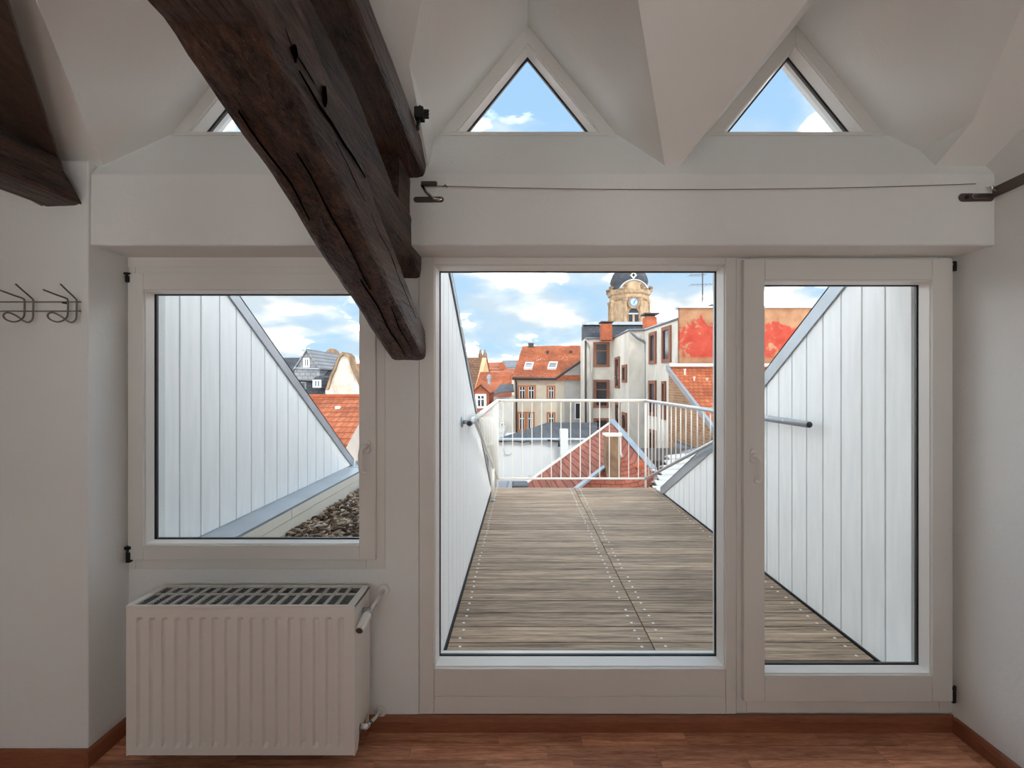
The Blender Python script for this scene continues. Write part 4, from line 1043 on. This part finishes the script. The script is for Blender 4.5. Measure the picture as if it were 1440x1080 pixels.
build(MB().prism([at(696, 559, 21.4), at(719, 558, 21.4), at(719, 551, 21.4), at(702, 553, 21.4)], (0, .3, 0)), 'tile_strip', M['tile_red'], oh)
an_ = build(MB().prism([at(694.5, 558, 21.6), at(722, 557, 21.6), at(722, 640, 21.6), at(694.5, 640, 21.6)], (0, 2, 0)), 'annex_wall', M['render_dirty'], oh)
bwin(oh, 703, 707, 559, 562, (0, 21.6, 0), nF, 'render_white', 'win_dark', .03)
bwin(oh, 704, 708.5, 594, 610, (0, 21.6, 0), nF, 'win_white', 'win_dark', .05)
build(MB().box(at(655, 600, 21.9).x, at(693, 600, 21.9).x, 21.9, 22.4, -14, at(660, 587, 21.9).z), 'front_wall', M['render_dirty'], oh)
bwin(oh, 678, 689, 624, 640, (0, 21.9, 0), nF, 'win_white', 'win_dark', .06, 1, 0)
build(MB().prism([at(668, 640, 21.3), at(694, 640, 21.3), at(694, 666, 21.3), at(668, 660, 21.3)], (0, .5, 0)), 'ledge_roof', M['slate_light'], oh)

# --- brown roofed house with peach gable
bh = thing('brown_roof_house', 'brown tiled roof with peach gable and twin chimney pots', 'building', Vector((-3.2, 31, -14)))
g0, g1, g2 = at(661, 570, 30), at(678.5, 502, 32), at(684, 545, 34)
roofslab(bh, [at(630, 560, 28.5), at(663, 560, 28.5), at(678, 502.5, 33), at(630, 502.5, 33)], .15, 'tile_brown')
build(MB().prism([at(662, 562, 29), at(678.2, 503, 33), at(684, 528, 36), at(684, 600, 36), at(662, 600, 29)], (.3, 0, 0)), 'gable', M['render_peach'], bh)
build(MB().prism([at(678.2, 501.5, 33), at(684.5, 526, 36), at(684.5, 530, 36), at(678.2, 505, 33)], (.35, 0, 0)), 'gable_coping', M['brick_orange'], bh)
for px, mt in ((674.5, 'coping_stone'), (681, 'pipe_grey')):
    a = at(px, 502, 33)
    c_ = build(MB().lathe((a.x, 33.6, a.z - .4), [(.16, 0), (.16, .6), (.12, .75), (.05, .95), (.02, 1.0)], 8), 'chimney_pot', M[mt], bh)
chimney(bh, 681.5, 684, 496, 506, 33.4, .3, 'coping_stone', None)

# --- roofs further off
fr = thing('distant_roof_house', 'distant orange roofed house with white eaves', 'building', at(695, 560, 45) * 1.0)
fr.location.z = -14; WL[fr.name].z = -14
roofslab(fr, [at(680, 519, 44), at(708, 519, 44), at(706, 509.5, 48), at(681, 509.5, 48)], .2, 'tile_orange')
build(MB().prism([at(703, 510, 43.9), at(706, 508.5, 43.9), at(714, 519, 43.9), at(703, 519, 43.9)], (0, 3, 0)), 'gable', M['brick_orange'], fr)
build(MB().box(at(683, 0, 44).x, at(702.5, 0, 44).x, 44.1, 47, -14, at(683, 518.5, 44).z), 'wall', M['render_white'], fr)
f2 = thing('distant_slate_house', 'distant slate roofed building in front of the hills', 'building', at(720, 560, 60) * 1.0)
f2.location.z = -14; WL[f2.name].z = -14
roofslab(f2, [at(709, 516, 58), at(740, 516, 58), at(740, 506, 62), at(706, 506.5, 62)], .2, 'slate_light')
build(MB().box(at(712, 0, 58).x, at(740, 0, 58).x, 58.2, 62, -14, at(712, 516.5, 58).z), 'wall', M['render_white'], f2)
f3 = thing('distant_tile_house', 'low orange roof just left of the cream house ridge', 'building', at(716, 560, 40) * 1.0)
f3.location.z = -14; WL[f3.name].z = -14
roofslab(f3, [at(702, 526, 38), at(735, 526, 38), at(735, 518.5, 41), at(711, 518.5, 41)], .2, 'tile_orange')
build(MB().box(at(704, 0, 38).x, at(735, 0, 38).x, 38.2, 41, -14, at(704, 526.5, 38).z), 'wall', M['render_cream'], f3)

# --- white courtyard building with slate roof
wb = thing('courtyard_building', 'low white wall with dark slate roof behind the railing', 'building', Vector((0.6, 15, -14)))
wl0, wl1 = at(701, 618, 13), at(850, 618, 13)
build(MB().box(wl0.x, wl1.x, 13, 13.25, -14, wl0.z).box(wl0.x, wl1.x, 13.25, 19.5, -14, wl0.z - .5), 'wall', M['render_white'], wb)
build(MB().box(wl0.x - .3, wl0.x, 13.3, 19.5, -14, wl0.z - .2), 'wall_return', M['render_dirty'], wb)
roofslab(wb, [at(698, 617, 12.9), at(840, 617, 12.9), at(840, 594, 19.0), at(770, 594, 19.0), at(757, 598.5, 17.0)], .05, 'slate')
build(MB().tube([at(698, 618, 12.85), at(850, 618, 12.85)], .045, 8), 'gutter', M['zinc'], wb)
chimney(wb, 788, 799, 604, 640, 12.7, .25, 'render_white', None)
pix_tube(wb, [(786, 628), (786, 621), (770, 619)], 12.8, .03, 'dark_pipe', 'pipe')
pix_tube(wb, [(702, 621), (720, 620), (735, 622), (745, 620), (746, 624)], 12.85, .015, 'dark_pipe', 'cable')
pix_tube(wb, [(709, 622), (708, 632), (711, 639), (717, 639.5), (721, 636)], 12.95, .012, 'render_dirty', 'cable')

# --- near red roof
nr = thing('red_roof_building', 'reddish brown tiled roof with tan chimney just below the railing', 'building', Vector((1.4, 9, -14)))
A_ = at(860, 594, 11.2); L_ = at(738, 682, 9.6); BL = at(730, 740, 7.4); V1 = at(873, 641, 9.3); V2 = at(806, 692, 7.6); BR = at(890, 760, 6.6); RR = at(919, 664, 8.7)
n1 = (A_ - L_).cross(V2 - L_).normalized()
V1 = rayplane(873, 641, A_, n1); BL = rayplane(728, 740, A_, n1)
r1_ = build(MB().prism([L_, A_, V1, V2, BL], (0, 0, -.12)), 'roof', M['tile_red'], nr)
n2 = (RR - V1).cross(V2 - V1)
r2_ = build(MB().prism([V1, A_, RR, ], (0, 0, -.12)), 'roof', M['tile_red'], nr)
build(MB().prism([V1, RR, at(912, 700, 7.7), at(880, 740, 7.0), V2], (0, 0, -.10)), 'lower_roof', M['tile_red'], nr)
def strip(parent, p, q, w, up, mat, name):
    p, q = Vector(p), Vector(q); d = (q - p).normalized(); s = d.cross(Vector((0, 0, 1))).normalized()
    return build(MB().obox((p + q) / 2 + Vector((0, 0, up)), (q - p) / 2, s * w, d.cross(s) * .02), name, M[mat], parent)
strip(nr, A_ + Vector((0, 0, .03)), RR + Vector((0, 0, .03)), .07, .03, 'zinc', 'ridge_flashing')
strip(nr, L_, A_, .035, .01, 'fascia_white', 'verge_strip')
strip(nr, V1, V2, .045, .02, 'zinc', 'valley_flashing')
c0 = rayplane(854, 657, A_, n1); c1 = rayplane(863, 655, A_, n1); Yc = c1.y - .12
a, b = at(853.5, 660, Yc), at(873, 614, Yc)
cn = build(MB().box(a.x, b.x, Yc, Yc + .32, a.z - .25, b.z), 'chimney', M['coping_stone'], nr)
build(MB().box(a.x - .02, b.x + .02, Yc - .02, Yc + .34, b.z, b.z + .03), 'chimney_top', M['fascia_white'], cn)
for px in (855, 871): build(MB().lathe(at(px, 614, Yc + .02), [(.02, 0), (.045, .02), (.045, .05), (.02, .07)], 10), 'knob', M['lamp_white'], cn)
build(MB().tube([at(872.5, 615, Yc - .03), at(873, 640, Yc - .03)], .012, 6), 'edge_rod', M['lamp_white'], cn)
# rumpled lead end of the ridge and broken ridge tiles
ld = MB()
for k in range(6):
    p = RR + Vector((R.uniform(-.05, .09), R.uniform(-.05, .05), .02 - k * .035)); ld.lathe(p, [(.02, 0), (.075, .012), (.07, .03), (.02, .045)], 8)
build(ld, 'lead_apron', M['corrugated'], nr)
for px, py in ((900, 654), (893, 660), (886, 676), (877, 683)):
    Yt = 8.3; p = at(px, py, Yt); build(MB().obox(p, (.085, .02, .05), (-.03, .05, .02), (-.01, -.01, .02)), 'ridge_tile', M['brick_orange'], nr)
build(MB().box(at(745, 0, 10).x, at(918, 0, 9.5).x, 9.9, 12.0, -14, CZ - 2.4), 'wall', M['render_dirty'], nr)

# --- low roofs below the railing
lr = thing('zinc_lean_to', 'low grey lean-to roof at the left foot of the railing', 'roof', at(712, 684, 8) * 1.0)
build(MB().prism([at(696, 700, 7.2), at(742, 700, 7.2), at(740, 676, 9.2), at(698, 676, 9.2)], (0, 0, -.08)), 'sheet', M['slate_light'], lr)
build(MB().prism([at(720, 684, 7.3), at(742, 684, 7.3), at(742, 677, 7.9), at(720, 677, 7.9)], (0, 0, -.06)), 'dark_sheet', M['slate'], lr)
cr_ = thing('corrugated_roof', 'low roof of pale curled corrugated sheets beside the right siding', 'roof', at(930, 690, 8.2) * 1.0)
for k in range(7):
    y0 = 690 - k * 7.5; Yk = 7.0 + k * .34; x0 = 921 + k * 3.5
    p, q = at(x0, y0, Yk), at(x0 + 44, y0 + 1 - k, Yk)
    build(MB().prism([p, q, q + Vector((0, .18, .045)), q + Vector((0, .34, .0)), p + Vector((0, .34, .0)), p + Vector((0, .18, .045))], (0, 0, -.03)), 'sheet', M['corrugated'], cr_)
gy = build(MB().prism([at(935, 660, 9.6), at(1010, 640, 9.6), at(1010, 622, 11.5), at(938, 640, 11.5)], (0, 0, -.1)), 'flat_sheet', M['slate_light'], cr_)
dk = tag(build(MB().box(at(870, 0, 12).x, 6.2, 10.2, 12.2, -14, at(900, 640, 11).z), 'yard_wall', M['dark_pipe']), 'dark shaded yard wall under the tenement', 'wall')  # yard wall in one even dark colour

# --- church tower
Yt = 60.0; k_ = Yt / F_PX; tc_ = at(884.5, 456, Yt + 2.6); tc_.z = -14
tw = thing('church_tower', 'sandstone church tower with slate dome, clock and arched window', 'tower', Vector((tc_.x, tc_.y, -14)))
zz = lambda py: CZ - (py - CY) * (Yt) / F_PX
Rb = 28.5 * k_
ph = math.pi / 8
def octo(prof, name, mat, parent=tw, n=8, p=ph, smooth=False): return build(MB().lathe((tc_.x, tc_.y, 0), prof, n, 'z', p), name, M[mat], parent, smooth=smooth)
octo([(Rb * 1.04, -14), (Rb * 1.04, zz(470)), (Rb, zz(468)), (Rb, zz(411))], 'shaft', 'sandstone')
octo([(Rb * 1.0, zz(413)), (Rb * 1.09, zz(411)), (Rb * 1.12, zz(408)), (Rb * 1.14, zz(406)), (Rb * 1.04, zz(404.5))], 'cornice', 'sandstone')
octo([(Rb * 1.0, zz(421)), (Rb * 1.05, zz(420)), (Rb * 1.05, zz(418)), (Rb * 1.0, zz(417))], 'string_course', 'coping_stone')
octo([(Rb * .98, zz(405)), (Rb * .90, zz(401)), (Rb * .88, zz(398)), (Rb * .93, zz(395)), (Rb * .96, zz(391)), (Rb * .93, zz(386)), (Rb * .84, zz(380)), (Rb * .66, zz(373)), (Rb * .42, zz(367)), (Rb * .32, zz(363)), (Rb * .3, zz(356)), (Rb * .36, zz(355)), (Rb * .2, zz(348)), (Rb * .05, zz(342)), (.05, zz(330))], 'dome', 'slate', n=16, p=math.pi / 16, smooth=True)
for j in range(8):
    t = ph + j * math.pi / 4; p = Vector((tc_.x + math.cos(t) * Rb, tc_.y + math.sin(t) * Rb, 0))
    build(MB().lathe((p.x, p.y, zz(457)), [(.30, 0), (.30, .3), (.24, .35), (.22, zz(424) - zz(457)), (.32, zz(422) - zz(457)), (.34, zz(419) - zz(457))], 8), 'pilaster', M['sandstone'], tw)
    build(MB().lathe((p.x + math.cos(t) * .2, p.y + math.sin(t) * .2, zz(407)), [(.26, 0), (.26, .4), (.34, .45), (.34, .6), (.1, .75)], 8), 'finial_block', M['coping_stone'], tw)
ap = Rb * math.cos(ph)                    # distance to a flat face
yf = tc_.y - ap
# segmental pediment and attic on the front and the neighbouring faces
def seg(cx, py, r, y, n=14, a0=25, a1=155): return [(cx + r * math.cos(math.radians(a0 + (a1 - a0) * i / n)), y, zz(py) - r * math.sin(math.radians(a0)) + r * math.sin(math.radians(a0 + (a1 - a0) * i / n))) for i in range(n + 1)]
pd = build(MB().prism(seg(tc_.x, 406, 20.5 * k_ * 1.02, yf - .25), (0, .6, 0)), 'pediment', M['sandstone'], tw)
o_ = seg(tc_.x, 406, 22.5 * k_, yf - .45); i_ = seg(tc_.x, 406, 20.2 * k_, yf - .45)
mb = MB()
for a in range(14): mb.prism([o_[a], o_[a + 1], i_[a + 1], i_[a]], (0, .9, 0))
build(mb, 'pediment_moulding', M['zinc'], pd)
# clock
cz_ = zz(425)
cf = build(MB().lathe((tc_.x, yf - .22, cz_), [(.62, .25), (.62, 0), (.05, -.01)], 20, 'y'), 'clock_face', M['clock_blue'], tw)
build(MB().lathe((tc_.x, yf - .30, cz_), [(.45, .0), (.42, -.02), (.02, -.03)], 20, 'y'), 'dial', M['dial_blue'], cf)
hb = MB().obox((tc_.x + .12, yf - .36, cz_ + .14), (.13, 0, .16), (.03, 0, -.025), (0, .02, 0)).obox((tc_.x - .02, yf - .36, cz_ - .14), (.02, 0, .16), (.03, 0, 0), (0, .02, 0))
build(hb, 'clock_hands', M['iron'], cf)
ringp = lambda r, n=20: [(tc_.x + r * math.cos(2 * math.pi * i / n), yf - .12, cz_ + r * math.sin(2 * math.pi * i / n)) for i in range(n)]
build(MB().ring(ringp(.85), ringp(.60), (0, -.16, 0)), 'clock_surround', M['coping_stone'], cf)
# arched window
def arch(w, zb, zs_, y, n=10): return [(tc_.x - w, y, zb), (tc_.x + w, y, zb)] + [(tc_.x + w * math.cos(math.pi * i / n), y, zs_ + w * math.sin(math.pi * i / n)) for i in range(n + 1)]
aw = build(MB().prism(arch(.64, zz(457), zz(440), yf - .06), (0, .3, 0)), 'arched_window', M['win_dark'], tw)
build(MB().ring(arch(.92, zz(457), zz(440), yf - .18), arch(.64, zz(457), zz(440), yf - .18), (0, .3, 0)), 'arch_surround', M['coping_stone'], aw)
build(MB().box(tc_.x - .13, tc_.x + .13, yf - .16, yf, zz(457), zz(441)), 'mullion', M['sandstone'], aw)
build(MB().box(tc_.x - .64, tc_.x + .64, yf - .14, yf, zz(442), zz(440)), 'transom', M['zinc'], aw)
# oculus in the dome
ocz = zz(387); rg = lambda s, y: [(tc_.x + s * a, y, ocz + s * b) for a, b in ((0, -.52), (.42, 0), (0, .52), (-.42, 0))]
oc = build(MB().ring(rg(1.0, tc_.y - Rb * .99), rg(.55, tc_.y - Rb * .99), (0, .5, 0)), 'oculus', M['fascia_white'], tw)
build(MB().prism(rg(.6, tc_.y - Rb * .95), (0, .3, 0)), 'oculus_pane', M['win_dark'], oc)
for sx in (-1, 1): build(MB().prism([(tc_.x + sx * .75, yf - .1, zz(457)), (tc_.x + sx * 1.02, yf - .1, zz(457)), (tc_.x + sx * 1.02, yf - .1, zz(423)), (tc_.x + sx * .75, yf - .1, zz(423))], (0, .2, 0)), 'pilaster', M['coping_stone'], tw)

# --- view through the casement window: orange roof, curved gable, slate house
lo_ = thing('orange_roof_house', 'broad orange pantile roof seen through the casement window', 'building', Vector((-6, 11, -14)))
ra, rb_ = at(400, 558.5, 13.5), at(560, 558.5, 13.5)
rf = roofslab(lo_, [Vector((-9.5, 8.2, CZ - 1.9)), Vector((-2.6, 8.2, CZ - 1.9)), Vector((rb_.x, 13.5, ra.z)), Vector((-9.5, 13.5, ra.z))], .12, 'tile_orange')
build(MB().tube([Vector((-9.5, 13.5, ra.z + .02)), Vector((rb_.x, 13.5, ra.z + .02))], .07, 8), 'ridge', M['brick_orange'], rf)
p = rayplane(476, 573, Vector((-9.5, 13.5, ra.z)), Vector((0, -(ra.z - CZ + 1.9), 5.3)).normalized())
build(MB().box(p.x - .05, p.x + .07, p.y - .12, p.y, p.z - .08, p.z + .04), 'roof_vent', M['fascia_white'], rf)
build(MB().box(-9.4, -2.7, 8.6, 13.4, -14, CZ - 2.0), 'wall', M['render_cream'], lo_)
wd = tag(build(MB().prism([at(486, 631, 6.4), at(503, 599, 6.4), at(545, 540, 6.4), at(560, 540, 6.4), at(560, 760, 6.4), at(486, 760, 6.4)], (0, .18, 0)), 'white_gable_wall', M['gable_white']), 'white rendered gable wall edge in front of the orange roof', 'wall')
cg = thing('curved_gable_house', 'white baroque curved gable with brown stone coping', 'building', Vector((-9, 23, -14)))
out = [(458, 560), (457.5, 549), (461, 538), (464, 528), (469.5, 518), (471.5, 511), (474.5, 504), (477, 498.5), (481.5, 494.8), (486, 496), (490, 500), (492.5, 507), (495, 515), (500, 526), (504, 533), (509, 545), (512, 560)]
build(MB().prism([at(x, y, 22) for x, y in out], (0, .5, 0)), 'gable', M['gable_white'], cg)
ctr = (484, 540); inn = [(x + (ctr[0] - x) * .13, y + (ctr[1] - y) * .09) for x, y in out]
for a in range(1, len(out) - 2):
    build(MB().prism([at(*out[a], 21.85), at(*out[a + 1], 21.85), at(*inn[a + 1], 21.85), at(*inn[a], 21.85)], (0, .8, 0)), 'coping_stone', M['coping_stone'], cg)
roofslab(cg, [at(494, 552, 22.5), at(525, 552, 22.5), at(525, 511, 26), at(494, 511, 26)], .15, 'tile_orange')
build(MB().box(at(459, 0, 22).x, at(520, 0, 22).x, 22.5, 28, -14, at(460, 556, 22).z), 'wall', M['render_white'], cg)
sh = thing('slate_house', 'dark slate mansard house with gabled dormer left of the curved gable', 'building', Vector((-11.5, 27, -14)))
Ys = 25.0
roofslab(sh, [at(380, 560, Ys - .5), at(462, 560, Ys - .5), at(470, 528, Ys + .6), at(380, 526, Ys + .6)], .15, 'slate')
roofslab(sh, [at(380, 528, Ys + .5), at(476, 528, Ys + .5), at(480, 503, Ys + 3.5), at(380, 503, Ys + 3.5)], .15, 'slate')
build(MB().box(at(380, 0, Ys).x, at(462, 0, Ys).x, Ys + .2, Ys + 6, -14, at(400, 559, Ys).z), 'wall', M['render_grey'], sh)
dg = build(MB().prism([at(414, 517, Ys), at(431, 491.5, Ys), at(449.5, 518, Ys), at(449, 536, Ys), at(414, 534, Ys)], (0, 4.2, 0)), 'dormer', M['slate_light'], sh)
build(MB().prism([at(430.6, 490.5, Ys - .15), at(451.5, 519, Ys - .15), at(450, 520, Ys - .15), at(430.5, 492.5, Ys - .15)], (0.0, 4.6, 0)), 'dormer_roof', M['slate_light'], dg)
build(MB().prism([at(430.9, 490.5, Ys - .15), at(411.5, 519, Ys - .15), at(413, 520, Ys - .15), at(430.9, 492.5, Ys - .15)], (0.0, 4.6, 0)), 'dormer_roof', M['slate_light'], dg)
bwin(sh, 427, 436, 503.5, 516.5, (0, Ys, 0), nF, 'win_white', 'win_dark', .07, 1, 0)
strip(sh, at(414, 517.5, Ys - .1), at(449, 518.5, Ys - .1), .06, 0, 'zinc', 'cornice')
q = [at(456, 521, Ys + 1.2), at(464, 521, Ys + 1.2), at(468, 508, Ys + 2.6), at(460, 508, Ys + 2.6)]; ctr = sum(q, Vector()) / 4
s = build(MB().ring(q, [ctr + (p - ctr) * .68 for p in q], (0, -.12, .12)), 'skylight', M['win_white'], sh); build(MB().prism([ctr + (p - ctr) * .7 for p in q], (0, -.05, .06)), 'pane', M['win_mid'], s)
d2 = build(MB().prism([at(439, 546, Ys - .9), at(452, 546, Ys - .9), at(456, 531, Ys - .9), at(452, 528, Ys - .9), at(443, 530, Ys - .9), at(440, 536, Ys - .9)], (0, 2.0, 0)), 'dormer', M['slate'], sh)
bwin(sh, 440.5, 452, 534, 545, (0, Ys - .9, 0), nF, 'win_white', 'win_mid', .07, 1, 0)
bwin(sh, 421, 431, 537, 548, (0, Ys - .52, 0), nF, 'slate_light', 'win_dark', .06)
do = thing('round_gable', 'pale round topped gable peeking over the slate roof', 'gable', at(466, 505, 31) * 1.0)
build(MB().prism([at(457 + 9 - 9.5 * math.cos(math.pi * i / 12), 502 - 12 * math.sin(math.pi * i / 12), 31) for i in range(13)], (0, .4, 0)), 'gable_face', M['coping_stone'], do)
build(MB().box(at(457, 0, 31).x, at(475, 0, 31).x, 31, 31.4, -14, at(457, 501.9, 31).z), 'gable_wall', M['render_cream'], do)
